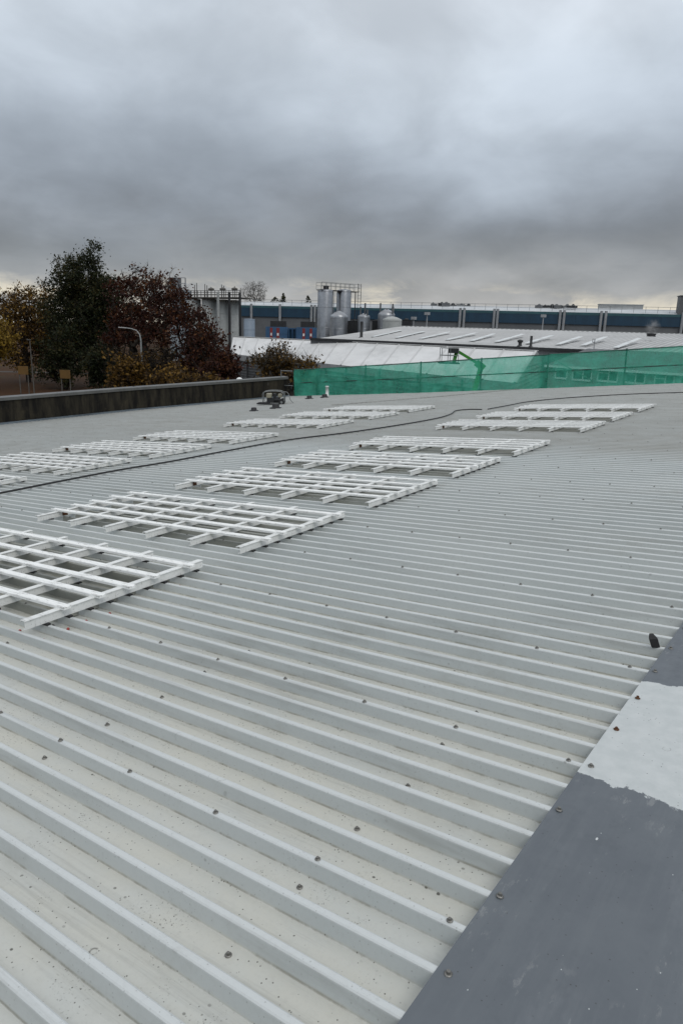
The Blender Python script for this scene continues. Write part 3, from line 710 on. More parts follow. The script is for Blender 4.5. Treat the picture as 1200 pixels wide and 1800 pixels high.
for i in range(len(POSTX) - 1):
    x0, x1 = POSTX[i], POSTX[i + 1]; V = []; F = []; nu, nv = 26, 16
    for u in range(nu + 1):
        for v in range(nv + 1):
            x = x0 + (x1 - x0) * u / nu; fv = v / nv
            y = net_y(x) - .175 + .05 * noise.noise(Vector((x * 1.1, fv * 2.5, 2))) + .025 * noise.noise(Vector((x * 3.2 + fv * 2, fv * 3.5, 8))) + .014 * noise.noise(Vector((x * 6, fv * 6, 5)))
            sag = .03 * math.sin(math.pi * u / nu) * (1 - fv) + .015 * noise.noise(Vector((x * 2.2, 0, 7)))
            V.append((x, y, fz(x) - .03 + sag + (hgt(x) + .04 - .06 * math.sin(math.pi * u / nu) ** 2 * abs(noise.noise(Vector((x * .7, 4, 4)))) * 2) * fv))
    for u in range(nu):
        for v in range(nv): F.append((u * (nv + 1) + v, (u + 1) * (nv + 1) + v, (u + 1) * (nv + 1) + v + 1, u * (nv + 1) + v + 1))
    me = bpy.data.meshes.new('net_panel'); me.from_pydata(V, [], F); me.polygons.foreach_set('use_smooth', [True] * len(F)); me.update()
    link('net_panel', me, M['net'], fence)
x = -21.75; y = 26.1
m_ = MB()
for z in (.5, 1.18): m_.tube((x - .45, y - .1, fz(x) + z), (x + .25, y - .1, fz(x) + z), .022, .022, 6)
m_.tube((x - .45, y - .1, fz(x) + .45), (x - .45, y - .1, fz(x) + 1.22), .022, .022, 6); m_.build('end_return', M['tube_grey'], fence)


# ------------------------------------------------------------------ background buildings
def prism_wall(mbx, pts):
    """vertical wall under a run of top points"""
    for a_, b_ in zip(pts[:-1], pts[1:]): mbx.quad(a_, ground(a_), ground(b_), b_)
def ribbed(name, eL, eR, rR, rL, nrib, mat, parent, hgt=.05, frac=.28):
    """roof slope with upstanding ribs running from eave to ridge"""
    V = []; F = []
    nrm = (eR - eL).cross(rL - eL).normalized()
    if nrm.z < 0: nrm = -nrm
    for i in range(nrib):
        for f_, h_ in ((0, 0), (1 - frac, 0), (1 - frac * .7, hgt), (1 - frac * .3, hgt)):
            t = (i + f_) / nrib
            V.append(eL.lerp(eR, t) + nrm * h_); V.append(rL.lerp(rR, t) + nrm * h_)
    V.append(eR.copy()); V.append(rR.copy())
    for i in range(len(V) // 2 - 1): F.append((2 * i, 2 * i + 2, 2 * i + 3, 2 * i + 1))
    me = bpy.data.meshes.new(name); me.from_pydata(V, [], F); me.update()
    uv = me.uv_layers.new(name='UVMap'); Lw_ = (eR - eL).length; Ls = (rL - eL).length
    tt = []
    for i in range(nrib):
        for f_ in (0, 1 - frac, 1 - frac * .7, 1 - frac * .3): tt.append((i + f_) / nrib)
    tt.append(1.0)
    for lp in me.loops:
        k3 = lp.vertex_index; uv.data[lp.index].uv = (tt[k3 // 2] * nrib * .5, (k3 % 2) * Ls)
    return link(name, me, mat, parent)
def loc(root, v): return v - root.matrix_world.translation
class Root:
    """an empty at a building's base; children are built in world axes relative to it"""
    def __init__(s, name, label, cat, base, group=None):
        s.e = empty(name, label, cat, T(base), group); s.b = Vector(base)
    def part(s, mbx, name, mat, parent=None):
        o_ = mbx.build(name, mat, parent or s.e)
        if parent is None: o_.matrix_parent_inverse = T(-s.b)
        return o_

# --- large grey shed with rooflight strips
eL, eR = at(546, 596.5, 78), at(1290, 634, 52); kL, kR = at(706, 573.5, 104), at(1330, 592.5, 96)
eR.z = eL.z - .1; kR.z = kL.z
sh = Root('grey_shed', 'large pale grey shed roof with white rooflight strips beyond the netting', 'shed', ground((eL + eR) / 2))
o = ribbed('roof_slope', eL, eR, kR, kL, 74, M['shedroof'], sh.e, .045, .4); o.matrix_parent_inverse = T(-sh.b)
back = (kL - eL) * .9; back.z = -(kL.z - eL.z) * .9
sh.part(MB().quad(kL, kR, kR + back, kL + back), 'rear_slope', M['shedroof'])
m_ = MB(); prism_wall(m_, [eL, eR]); prism_wall(m_, [kL + back, kL]); prism_wall(m_, [kL, eL]); sh.part(m_, 'wall', M['shedwall'])
sh.part(MB().bar(eL + ZUP * .04, eR + ZUP * .04, .25, .26), 'gutter', M['dark'])
sh.part(MB().bar(kL + ZUP * .05, kR + ZUP * .05, .6, .06), 'ridge_cap', M['fascia'])
def on_shed(px, py):
    n_ = (eR - eL).cross(kL - eL); r_ = at(px, py, 1) - CPOS; t_ = (eL - CPOS).dot(n_) / r_.dot(n_); return CPOS + r_ * t_
nsh = (eR - eL).cross(kL - eL).normalized(); nsh = nsh if nsh.z > 0 else -nsh
alng = (eR - eL).normalized()
for (x0, y0, x1, y1) in [(655, 592.6, 703.5, 581.6), (696, 594.5, 745, 583), (739, 596, 789, 584.4), (786, 598, 835, 586), (828, 600, 868, 587.5), (872, 601.5, 919, 588), (925, 604, 969, 590.7), (980, 606, 1020, 592.5), (1024.5, 607.5, 1064, 593), (1081, 612, 1123.5, 595.5)]:
    a_, b_ = on_shed(x0, y0), on_shed(x1, y1)
    for f0, f1 in ((0, .52), (.55, 1)):
        p, q = a_.lerp(b_, f0), a_.lerp(b_, f1); w = alng * .26; u = nsh * .075
        sh.part(MB().slab(p - w + u, p + w + u, q + w + u, q - w + u, .03), 'rooflight', M['skylight'])
def flue(px, py0, py1, r, cap, name, label):
    p = on_shed(px, py1); h = (py1 - py0) / FPX * (p - CPOS).dot(CF)
    m2 = MB().lathe((0, 0, -.1), [(r * 1.6, 0), (r * 1.6, .12), (r, .16), (r, h + .1)], 10)
    if cap: m2.lathe((0, 0, h - .25), [(r, 0), (r * 1.7, .1), (r * 1.7, .22), (r * .3, .3)], 10)
    tag(m2.build(name, M['dark'], None, T(p)), label, 'flue')
flue(634.7, 566, 593, .17, False, 'flue_pipe', 'dark flue pipe at the left end of the grey shed roof')
flue(913, 598, 608, .16, True, 'roof_cowl', 'stubby capped roof cowl on the grey shed')
flue(932, 591, 609, .12, False, 'flue_pipe', 'plain dark flue pipe beside the capped cowl on the grey shed')
flue(1143.5, 586, 590, .3, True, 'roof_cowl', 'small dark steaming vent at the ridge of the grey shed')
p = on_shed(1042, 621); m_ = MB().tube((0, 0, 0), (0, 0, 1.15), .04, .04, 6).tube((-.16, 0, .85), (-.16, 0, 1.15), .03, .03, 6).tube((-.16, 0, .87), (.0, 0, .87), .03, .03, 6)
tag(m_.build('vent_pole', M['pipe'], None, T(p)), 'thin pale pole standing on the grey shed roof above the netting', 'pole')

# --- white shed in front of it, gable towards the right
fL, fR = at(404, 622, 84), at(907, 668, 47); tL, tR = at(410, 591.5, 93), at(943, 621, 57)
fR.z = fL.z; tR.z = tL.z
ws = Root('white_shed', 'long white metal roofed shed with a gable, in front of the grey shed', 'shed', ground((fL + fR) / 2))
o = ribbed('roof_slope', fL, fR, tR, tL, 15, M['shedwhite'], ws.e, .07, .08); o.matrix_parent_inverse = T(-ws.b)
bk = tR - fR; bk = Vector((bk.x, bk.y, -bk.z)); bk2 = tL - fL; bk2 = Vector((bk2.x, bk2.y, -bk2.z))
ws.part(MB().quad(tL, tR, tR + bk * .55, tL + bk2 * .55), 'rear_slope', M['shedwhite'])
m_ = MB(); prism_wall(m_, [fL, fR]); ws.part(m_, 'wall', M['shedwall'])
g1, g2, g3 = fR, tR, tR + bk * .55
m_ = MB(); m_.add([g1, ground(g1), ground(g3), g3, g2], [(0, 1, 2, 3, 4)]); gw = ws.part(m_, 'gable_wall', M['annexwall'])
dn = (g3 - g1); dn.z = 0; L_ = dn.length; dn.normalize(); no = Vector((dn.y, -dn.x, 0))
if no.dot(CPOS - g1) < 0: no = -no
for i in range(9):          # cladding laps on the gable
    z = g1.z + .9 - i * .3
    if z > g1.z: a_, b_ = g1.lerp(g2, (z - g1.z) / (g2.z - g1.z)), g3.lerp(g2, (z - g3.z) / (g2.z - g3.z)) if z > g3.z else Vector((g3.x, g3.y, z))
    else: a_, b_ = Vector((g1.x, g1.y, z)), Vector((g3.x, g3.y, z))
    ws.part(MB().bar(a_ + no * .03, b_ + no * .03, .05, .05), 'cladding_lap', M['fascia'])
ws.part(MB().bar(fL - ZUP * .35, fR - ZUP * .35, .2, .6), 'fascia', M['fascia'])
ws.part(MB().bar(tL + ZUP * .04, tR + ZUP * .04, .4, .05), 'ridge_cap', M['shedwhite'])
dxy = (fR - fL).normalized(); nf = Vector((dxy.y, -dxy.x, 0)); nf = nf if nf.dot(CPOS - fL) > 0 else -nf
for i in range(1, 9):
    a_ = fL.lerp(fR, i / 9.); ws.part(MB().tube(a_ + nf * .16 - ZUP * .1, ground(a_) + nf * .16, .07, .07, 6), 'downpipe', M['dark'])
for i in range(12):
    z = fL.z - 1.0 - i * .3; a_ = Vector((fL.x, fL.y, z)) + nf * .03; b_ = Vector((fR.x, fR.y, z)) + nf * .03
    ws.part(MB().bar(a_, b_, .04, .05), 'cladding_lap', M['wallgrey'])

# --- annex with white windows seen through the netting
aL, aR = at(962, 640, 50), at(1330, 655, 40); aR.z = aL.z
an = Root('office_annex', 'low annex with white framed windows seen through the green netting', 'building', ground((aL + aR) / 2))
wd = (aR - aL).normalized(); wn = Vector((wd.y, -wd.x, 0)); wn = wn if wn.dot(CPOS - aL) > 0 else -wn
m_ = MB(); prism_wall(m_, [aL, aR]); prism_wall(m_, [aL - wn * 9, aL]); an.part(m_, 'wall', M['annexwall'])
ri = aL - wn * 5 + ZUP * 1.1; rj = aR - wn * 5 + ZUP * 1.1
ro = an.part(MB().slab(aL + wn * .3 - ZUP * .05, aR + wn * .3 - ZUP * .05, rj, ri, .1).slab(ri, rj, aR - wn * 10, aL - wn * 10, .1), 'roof', M['shedwall'])
an.part(MB().bar(aL + wn * .36 - ZUP * .12, aR + wn * .36 - ZUP * .12, .12, .14), 'gutter', M['upvc'])
def on_wall(px, py):
    r_ = at(px, py, 1) - CPOS; t_ = (aL - CPOS).dot(wn) / r_.dot(wn); return CPOS + r_ * t_
wins = [(977, 997, 643, 664), (1007, 1040, 645, 667), (1051, 1086, 649, 669), (1098, 1134, 651, 672), (1150, 1184, 655, 690), (1196, 1232, 658, 678)]
for (x0, x1, y0, y1) in wins:
    p, q = on_wall(x0, (y0 + y1) / 2), on_wall(x1, (y0 + y1) / 2); zt, zb = on_wall(x0, y0).z, on_wall(x0, y1).z
    w_ = MB(); t_ = .09; o1 = wn * .04
    P = lambda f_, z_: Vector((p.x + (q.x - p.x) * f_, p.y + (q.y - p.y) * f_, z_)) + o1
    for f_ in ((0, .55, 1) if x1 - x0 > 25 else (0, 1)): w_.bar(P(f_, zt), P(f_, zb), .08, t_, wd.cross(ZUP))
    w_.bar(P(0, zt), P(1, zt), .08, t_); w_.bar(P(0, zb), P(1, zb), .12, t_ * 1.4); w_.bar(P(0, zb + (zt - zb) * .72), P(.55, zb + (zt - zb) * .72), .07, t_ * .7)
    wo = an.part(w_, 'window', M['upvc'])
    gl = MB().quad(P(0, zt) - wn * .02, P(0, zb) - wn * .02, P(1, zb) - wn * .02, P(1, zt) - wn * .02).build('pane', M['glass'], wo)

# --- far factory with the dark blue band
nL, nR = at(405, 536, 152), at(1320, 558.5, 128); nR.z = nL.z
ff = Root('blue_band_factory', 'long far factory with dark blue wall band and white roof', 'factory', ground((nL + nR) / 2))
fd = (nR - nL).normalized(); fn = Vector((fd.y, -fd.x, 0)); fn = fn if fn.dot(CPOS - nL) > 0 else -fn
def band(z0, z1, off, name, mat):
    a_, b_ = nL + fn * off, nR + fn * off
    ff.part(MB().quad(Vector((a_.x, a_.y, z0)), Vector((a_.x, a_.y, z1)), Vector((b_.x, b_.y, z1)), Vector((b_.x, b_.y, z0))), name, mat)
zt = nL.z
for i in range(20):
    p0, p1 = nL.lerp(nR, i / 20), nL.lerp(nR, (i + 1) / 20)
    a_, b_ = p0 + fd * .01, p1 - fd * .01
    ff.part(MB().bbox(-.0, (b_ - a_).length, -.12, .0, zt - 2.25 - GZ, zt - .5 - GZ), 'band_panel', M['bluewall']).matrix_local = T(ground(a_ + fn * .14) - ff.b) @ Matrix.Rotation(math.atan2(fd.y, fd.x), 4, 'Z')
band(GZ, zt - .3, .0, 'wall', M['greywall'])
ff.part(MB().bar(nL - ZUP * .25 + fn * .15, nR - ZUP * .25 + fn * .15, .3, .5), 'eave_trim', M['teal'])
prev = None
V = []; F = []
for j, (dd, zz) in enumerate([(-.25, .0), (2, .35), (6, .8), (12, 1.25), (20, 1.55), (34, 1.7), (50, 1.5)]):
    V += [nL - fn * dd + ZUP * zz, nR - fn * dd + ZUP * zz]
    if j: F.append((2 * j - 2, 2 * j - 1, 2 * j + 1, 2 * j))
me = bpy.data.meshes.new('roof'); me.from_pydata(V, [], F); me.update(); o = link('roof', me, M['whiteroof'], ff.e); o.matrix_parent_inverse = T(-ff.b)
m_ = MB(); prism_wall(m_, [nL - fn * 50, nL]); ff.part(m_, 'end_wall', M['greywall'])
def on_far(px):
    r_ = at(px, 560, 1) - CPOS; t_ = (nL - CPOS).dot(fn) / r_.dot(fn); v_ = CPOS + r_ * t_; return Vector((v_.x, v_.y, zt))
for px in (443, 493, 548, 554, 560, 690, 808, 815, 867.5, 873.5, 983, 990, 1055, 1063, 1198, 1206):
    p = on_far(px) + fn * .38
    big = 1.0
    ff.part(MB().tube(p + ZUP * .35, ground(p), .27, .27, 8), 'downpipe', M['pipe'])
for px in (870.5, 986.5, 1059): # flat dark strip on the wall between each pair of pipes
    p = on_far(px) + fn * .1
    ff.part(MB().bar(Vector((p.x, p.y, GZ)), p - ZUP * .4, .5, .12, fn), 'dark_strip', M['dark'])
for i in range(48):
    p = nL.lerp(nR, (i + .5) / 48) - fn * .6 + ZUP * .15
    ff.part(MB().tube(p, p + ZUP * 1.15, .035, .035, 5), 'guard_post', M['tube_grey'])
for h_ in (.7, 1.25):
    ff.part(MB().tube(nL - fn * .6 + ZUP * h_, nR - fn * .6 + ZUP * h_, .035, .035, 5), 'guard_rail', M['tube_grey'])
# roof clutter: ducts and vents
rnd = random.Random(3)
k_ = 0
for px in list(range(752, 812, 11)) + list(range(944, 1010, 9)):
    p = on_far(px + rnd.uniform(-3.5, 3.5)) - fn * (9 + rnd.uniform(-4, 4)) + ZUP * .85
    m_ = MB().box((0, 0, .35), (.9 + rnd.random() * 1.2, .9, .3 + rnd.random() * .4), Matrix.Rotation(rnd.uniform(0, .9), 3, 'Z')).lathe((rnd.uniform(-.3, .3), 0, .45), [(.35, 0), (.45, .1), (.35, .1 + .3 * rnd.random()), (.1, .45)], 10)
    o = m_.build('roof_vent', M['dark'] if k_ % 2 else M['shedwall'], None, T(p)); k_ += 1
    first = px < 900; n_ = (px - 752) // 11 if first else (px - 944) // 9
    tag(o, ['leftmost', 'second', 'third', 'fourth', 'fifth', 'sixth', 'seventh', 'eighth'][n_] + ' ventilator from the left in the ' + ('left' if first else 'right') + ' cluster on the far white roof', 'roof vent', 'ventilators on the far factory roof')
p = on_far(1112) - fn * 24 + ZUP * 1.4
m_ = MB().box((0, 0, .55), (9.0, 3.0, 1.1), Matrix.Rotation(math.atan2(fd.y, fd.x), 3, 'Z')).box((0, 0, 1.16), (9.3, 3.3, .12), Matrix.Rotation(math.atan2(fd.y, fd.x), 3, 'Z'))
tag(m_.build('roof_plant_room', M['fascia'], None, T(p)), 'long low grey plant room on the far factory roof, right of centre', 'plant room')
p = on_far(1212) - fn * 1.5
m_ = MB().box((0, 0, 1.6), (4.2, 3.0, 3.4), Matrix.Rotation(math.atan2(fd.y, fd.x), 3, 'Z')).box((0, 0, 3.36), (4.5, 3.3, .12), Matrix.Rotation(math.atan2(fd.y, fd.x), 3, 'Z')).box((0, 0, .05), (4.6, 3.4, .3), Matrix.Rotation(math.atan2(fd.y, fd.x), 3, 'Z'))
tag(m_.build('roof_plant_room', M['shedwall'], None, T(p)), 'tall dark plant room at the right picture edge on the far factory', 'plant room')
# floodlight poles in front of the band
for px, y0, y1, lab in ((749, 553, 578, 'taller pole with small box lamp before the blue band, left of the roof vents'), (726, 561, 576, 'short pole with small lamp beside the small tanks'), (952, 557, 582, 'pole with small lamp in front of the blue band, right of centre')):
    b_ = at(px, y1, 118); t_ = at(px, y0, 118); t_ = Vector((b_.x, b_.y, t_.z))
    m_ = MB().tube(ground(b_), t_, .12, .09, 8).box(t_ + ZUP * .15, (.7, .7, .45))
    o = m_.build('floodlight_pole', M['pipe']); tag(o, lab, 'lamp pole', 'lamp poles before the far factory')

# --- steel silos with top walkway
def tank(px0, px1, ytop, d, label, mat, name='silo', dome=.06, group=None, yb=None, legs=False):
    c = at((px0 + px1) / 2, ytop, d); r = (px1 - px0) / 2 / FPX * d; h = c.z - GZ
    b_ = ground(c); e = empty(name, label, 'tank', T(b_), group)
    body = MB().lathe((0, 0, 0), [(r, 0), (r, h), (r * .97, h + r * dome), (r * .5, h + r * dome * 3), (.02, h + r * dome * 4)], 28).build('shell', mat, e)
    for f_ in (.30, .55, .8, .985):
        MB().lathe((0, 0, h * f_), [(r * 1.0, -.05), (r * 1.012, -.03), (r * 1.012, .03), (r, .05)], 28).build('hoop', mat, body)
    return e, b_, r, h
s1 = tank(558.5, 586, 511, 124, 'tall stainless silo on the left of the pair under the walkway', M['steel'], group='tall steel silos')
s2 = tank(592, 617.5, 511, 126, 'tall stainless silo on the right of the pair under the walkway', M['steel'], group='tall steel silos')
s3 = tank(580, 611.5, 558, 119, 'short stainless tank with domed top at the foot of the silos', M['steel'], 'tank', .18)
s4 = tank(629, 650, 557, 118, 'short steel tank with pipework right of the silos', M['steel'], 'tank', .15)
s5 = tank(664, 694, 555, 118, 'wide domed steel tank right of the silos', M['steel'], 'tank', .2)
s6 = tank(672, 706, 563, 115, 'low wide steel tank in front of the wide domed tank', M['tankwhite'], 'tank', .1)
# pipes on the small tanks
for (e, b_, r, h), lst in ((s4, ((-.6, 1.6), (.3, 2.2), (.8, 1.2))), (s5, ((-.8, 2.0), (.1, 1.2), (.9, 1.9)))):
    for dx, hh in lst: MB().tube((dx * r, -.2, h - .3), (dx * r, -.2, h + hh), .14, .14, 8).build('riser_pipe', M['shedwall'], e)
wk = empty('silo_walkway', 'railed steel walkway with ladder cage on top of the tall silos', 'walkway', T(s1[1]))
a_, b_ = s1[1], s2[1]; ax = (b_ - a_).normalized(); ay = Vector((-ax.y, ax.x, 0)); zz = s1[3] + .15; Lw = (b_ - a_).length
def W(u, v, z): return ax * u + ay * v + ZUP * z
u0, u1 = -s1[2], Lw + s2[2] + 1.3
MB().slab(W(u0, -.9, zz), W(u1, -.9, zz), W(u1, .9, zz), W(u0, .9, zz), .12).build('deck_plate', M['dark'], wk)
for v in (-.9, .9):
    for i in range(9):
        u = u0 + (u1 - u0) * i / 8; MB().tube(W(u, v, zz), W(u, v, zz + 1.25), .035, .035, 5).build('rail_post', M['tube_grey'], wk)
    for z in (.65, 1.22): MB().tube(W(u0, v, zz + z), W(u1, v, zz + z), .035, .035, 5).build('handrail', M['tube_grey'], wk)
for du in (.1, .75): MB().tube(W(u1 + du, -.4, zz - 2.6 if du > .5 else zz - 6), W(u1 + du, -.4, zz + 1.4), .05, .05, 5).build('ladder_rail', M['dark'], wk)
for i in range(7): MB().tube(W(u1 + .1, -.4, zz - 2.4 + i * .6), W(u1 + .75, -.4, zz - 2.4 + i * .6), .03, .03, 5).build('ladder_hoop', M['tube_grey'], wk)
MB().tube(W(u1 - .5, -.5, -.5 + 0), W(u1 - .5, -.5, zz), .09, .09, 6).build('support_leg', M['dark'], wk)
m_ = MB().box((s1[2] * .05, 0, zz + .35), (.7, .7, .6)); m_.build('valve_box', M['dark'], wk)
# ladder and mid gantry between the silos
p = at(589, 545, 122); m_ = MB()
for du in (-.25, .25): m_.tube(ground(p) + ax * du, Vector((p.x, p.y, s1[1].z + s1[3])) + ax * du, .05, .05, 5)
for i in range(28): m_.tube(ground(p) - ax * .25 + ZUP * (.4 + .42 * i), ground(p) + ax * .25 + ZUP * (.4 + .42 * i), .025, .025, 4)
m_.v = [tuple(Vector(v) - ground(p)) for v in m_.v]
tag(m_.build('silo_ladder', M['tube_grey'], None, T(ground(p))), 'steel ladder running up between the two tall silos', 'ladder')
# black boxes stand in for the dark shadows between the tanks
for px0, px1, y0, d, lab in ((612, 634, 565, 122, 'black box standing in for the shadow between the silos and the small tanks'), (655, 668, 565, 121, 'narrow black box standing in for the shadow behind the wide domed tank'), (704, 724, 563, 121, 'black box standing in for the shadow at the right end of the small tanks')):
    a_, b_ = at(px0, y0, d), at(px1, y0, d); w = (b_ - a_).length; c = ground((a_ + b_) / 2)
    h = a_.z - GZ; m_ = MB().bbox(-w / 2, w / 2, -w / 2, w / 2, 0, h).bbox(-w / 2 - .05, w / 2 + .05, -w / 2 - .05, w / 2 + .05, h, h + .1)
    m_.lathe((0, 0, h + .1), [(.35, 0), (.35, .2), (.05, .25)], 10)
    tag(m_.build('tank_shadow_box', M['dark'], None, T(c) @ Matrix.Rotation(math.atan2(fd.y, fd.x), 4, 'Z')), lab, 'tank', 'black boxes for the tank shadows by the silos')

# --- white process tanks at left, deck and pipes on top
names = ['leftmost big white tank, half hidden by the red tree', 'second big white tank from the left under the dark deck', 'third big white tank from the left under the dark deck', 'rightmost big white tank of the group, beside the blue tank']
rows = [(330, 353, 526, 128), (355, 382, 526, 127), (386, 403, 527, 126), (405, 421.5, 528, 125)]
wt = [tank(*r_, n_, M['tankwhite'], 'white_tank', .02, 'big white tanks under the deck') for r_, n_ in zip(rows, names)]
dk = empty('tank_deck', 'dark weathered service deck with pipes on top of the big white tanks', 'walkway', T(wt[0][1]))
p0, p1 = at(334, 524, 128) , at(426, 527.5, 122); p1.z = p0.z; O = dk.matrix_world.translation
du_ = (p1 - p0).normalized(); dv_ = Vector((-du_.y, du_.x, 0))
for k2, (z, w) in enumerate(((0, .3), (.55, .16), (.95, .08), (1.25, .07))):
    MB().bar(p0 - O + ZUP * z - dv_ * .6, p1 - O + ZUP * z - dv_ * .6, w, w).build('deck_beam', M['deck'] if k2 < 2 else M['dark'], dk)
MB().slab(p0 - O - dv_ * 1 + ZUP * .15, p1 - O - dv_ * 1 + ZUP * .15, p1 - O + dv_ * 3 + ZUP * .15, p0 - O + dv_ * 3 + ZUP * .15, .15).build('deck_plate', M['deck'], dk)
for i in range(16):
    q = p0.lerp(p1, i / 15) - O - dv_ * .6; MB().tube(q, q + ZUP * 1.3, .06, .06, 5).build('deck_post', M['deck'], dk)
for i, (f_, h) in enumerate(((.10, 2.3), (.14, 2.6), (.30, 2.4), (.34, 2.2), (.42, 1.9), (.62, 2.3), (.66, 2.1), (.86, 2.0), (.97, 1.7))):
    q = p0.lerp(p1, f_) - O; MB().tube(q, q + ZUP * h, .08, .06, 6).build('vent_pipe', M['deck'], dk)
for f_ in (.42, .64, .86):
    q = p0.lerp(p1, f_) - O + ZUP * 1.3; MB().lathe(q, [(.45, 0), (.6, .25), (.4, .4), (.1, .5)], 10).build('cowl', M['deck'], dk)
for i, px in enumerate((384, 403.5, 422)):
    q = at(px, 560, 121); tag(MB().tube(ground(q), Vector((q.x, q.y, p0.z + .8)), .22, .22, 8).build('riser_pipe', M['tankwhite'] if i == 0 else M['dark']), ['pale riser pipe between the second and third white tank', 'dark riser pipe left of the rightmost white tank', 'dark riser pipe on the right of the white tanks'][i], 'pipe', 'riser pipes on the white tanks')
tank(428.5, 448, 561, 120, 'squat blue grey tank right of the white tanks', simple('tank_bluegrey', (.20, .25, .31), .55, 0, .15, .5), 'blue_grey_tank', .02)
# tower block top behind the red tree
p = at(317, 510, 150); m_ = MB(); w = 1.9
R3 = Matrix.Rotation(math.atan2(fd.y, fd.x), 3, 'Z')
h = p.z - GZ
tw = empty('plant_tower', 'pale grey plant tower with open frame top behind the red tree', 'tower', T(ground(p)) @ Matrix.Rotation(math.atan2(fd.y, fd.x), 4, 'Z'))
MB().bbox(-w, w, -1.5, 1.5, 0, h).build('tower_wall', simple('tower_cladding', (.30, .34, .37), .6, 0, .15, .5), tw)
for u in (-w, -.1, w): MB().bbox(u - .1, u + .1, -1.4, -1.2, h, h + 2.4).build('frame_post', M['pipe'], tw)
for z in (1.2, 2.35): MB().bbox(-w, w, -1.4, -1.25, h + z, h + z + .12).build('frame_beam', M['pipe'], tw)
MB().bbox(-w + .1, -.2, -1, 1, h, h + 2.5).build('plant_box', M['shedwall'], tw)

# --- blue containers with red doors
for px0, px1, y0, reds, lab in ((467, 505, 574, ((.20, .32), (.50, .64)), 'blue container with two red doors, left of the pair beside the silos'), (521, 556, 575, ((.30, .44), (.66, .80)), 'blue container with two red doors, right of the pair beside the silos')):
    a_, b_ = at(px0, y0, 112), at(px1, y0, 112); b_.z = a_.z; w = (b_ - a_).length; h = 2.7
    e = empty('container', lab, 'container', T((a_ + b_) / 2 - ZUP * h) @ Matrix.Rotation(math.atan2((b_ - a_).y, (b_ - a_).x), 4, 'Z'), 'blue containers')
    MB().bbox(-w / 2, w / 2, 0, 2.4, 0, h).build('body', M['contblue'], e)
    for i in range(12):
        u = -w / 2 + w * (i + .5) / 12; MB().bbox(u - .06, u + .06, -.05, .0, .1, h - .1).build('rib', M['contblue'], e)
    for f0, f1 in reds:
        d_ = MB().bbox(-w / 2 + w * f0, -w / 2 + w * f1, -.09, -.051, .1, h - .15).build('door', M['contred'], e)
        MB().bbox(-w / 2 + w * (f0 + .03), -w / 2 + w * (f1 - .03), -.1, -.091, h * .5, h * .65).build('notice', M['white'], d_)
    MB().bbox(-w * .3, w * .42, .3, 2.0, h, h + .9).build('roof_unit', M['dark'], e)
    for sx in (-w * .4, w * .4): MB().bbox(sx - .1, sx + .1, .3, 2.1, (GZ - e.matrix_world.translation.z), 0).build('stand', M['dark'], e)
p0, p1 = at(507, 577, 113), at(520, 577, 113); w = (p1 - p0).length
e = empty('doorway_unit', 'dark blue open unit standing between the two blue containers', 'container', T(ground((p0 + p1) / 2)) @ Matrix.Rotation(math.atan2(fd.y, fd.x), 4, 'Z'))
hh = p0.z - GZ; MB().bbox(-w / 2, w / 2, .4, 2.0, 0, hh).build('back_box', M['bluewall'], e)
for u in (-w / 2, 0, w / 2): MB().bbox(u - .08, u + .08, .1, .3, 0, hh).build('frame_post', M['contblue'], e)
MB().bbox(-w / 2, w / 2, .1, .35, hh - .15, hh + .05).build('head_beam', M['contblue'], e)

# --- boom lift
q = at(792, 640, 38); lf = empty('boom_lift', 'green boom lift with grey basket raised behind the netting', 'boom lift', T(ground(at(838, 690, 38))))
O = lf.matrix_world.translation
def LP(px, py, d=38.0): return at(px, py, d) - O
bs = LP(788, 638); ux = CR.copy(); ux.z = 0; ux.normalize(); uy = Vector((-ux.y, ux.x, 0))
bw, bd, bh = .44, .38, .78
MB().box(bs, (1.05, .9, .07), Matrix((ux, uy, ZUP)).transposed()).build('platform', M['dark'], lf)
for sx in (-bw, 0, bw):
    for sy in (-bd, bd): MB().tube(bs + ux * sx + uy * sy, bs + ux * sx + uy * sy + ZUP * bh, .017, .017, 5).build('basket_post', M['tube_grey'], lf)
for z in (.4, bh):
    for s_ in (-1, 1):
        MB().tube(bs - ux * bw + uy * bd * s_ + ZUP * z, bs + ux * bw + uy * bd * s_ + ZUP * z, .018, .018, 5).build('basket_rail', M['tube_grey'], lf)
        MB().tube(bs + ux * bw * s_ - uy * bd + ZUP * z, bs + ux * bw * s_ + uy * bd + ZUP * z, .018, .018, 5).build('basket_rail', M['tube_grey'], lf)
MB().box(bs + ux * .22 + ZUP * .66, (.5, .4, .27), Matrix((ux, uy, ZUP)).transposed()).build('control_box', M['dark'], lf)
MB().bar(LP(797, 637), LP(803, 615), .13, .15).build('jib_mount', M['lift'], lf)
MB().bar(LP(799, 614.5), LP(838, 638), .12, .15).build('jib', M['lift'], lf)
MB().bar(LP(836, 637), LP(850, 648), .22, .36).build('knuckle', M['lift'], lf)
MB().bar(LP(845, 645), LP(832, 692), .18, .22).build('riser', M['lift'], lf)
MB().bar(LP(832, 690), LP(850, 735), .26, .3).build('lower_boom', M['lift'], lf)
base = Vector((0, 0, 0)); MB().box((0, 0, .75), (2.6, 1.4, .5), Matrix((ux, uy, ZUP)).transposed()).build('chassis', M['dark'], lf)
MB().box((.1, 0, 1.35), (1.9, 1.2, .7), Matrix((ux, uy, ZUP)).transposed()).build('turret', M['lift'], lf)
pv = LP(850, 735); MB().bar(Vector((pv.x * .4, pv.y * .4, 1.5)), pv, .26, .3).build('mast', M['lift'], lf)
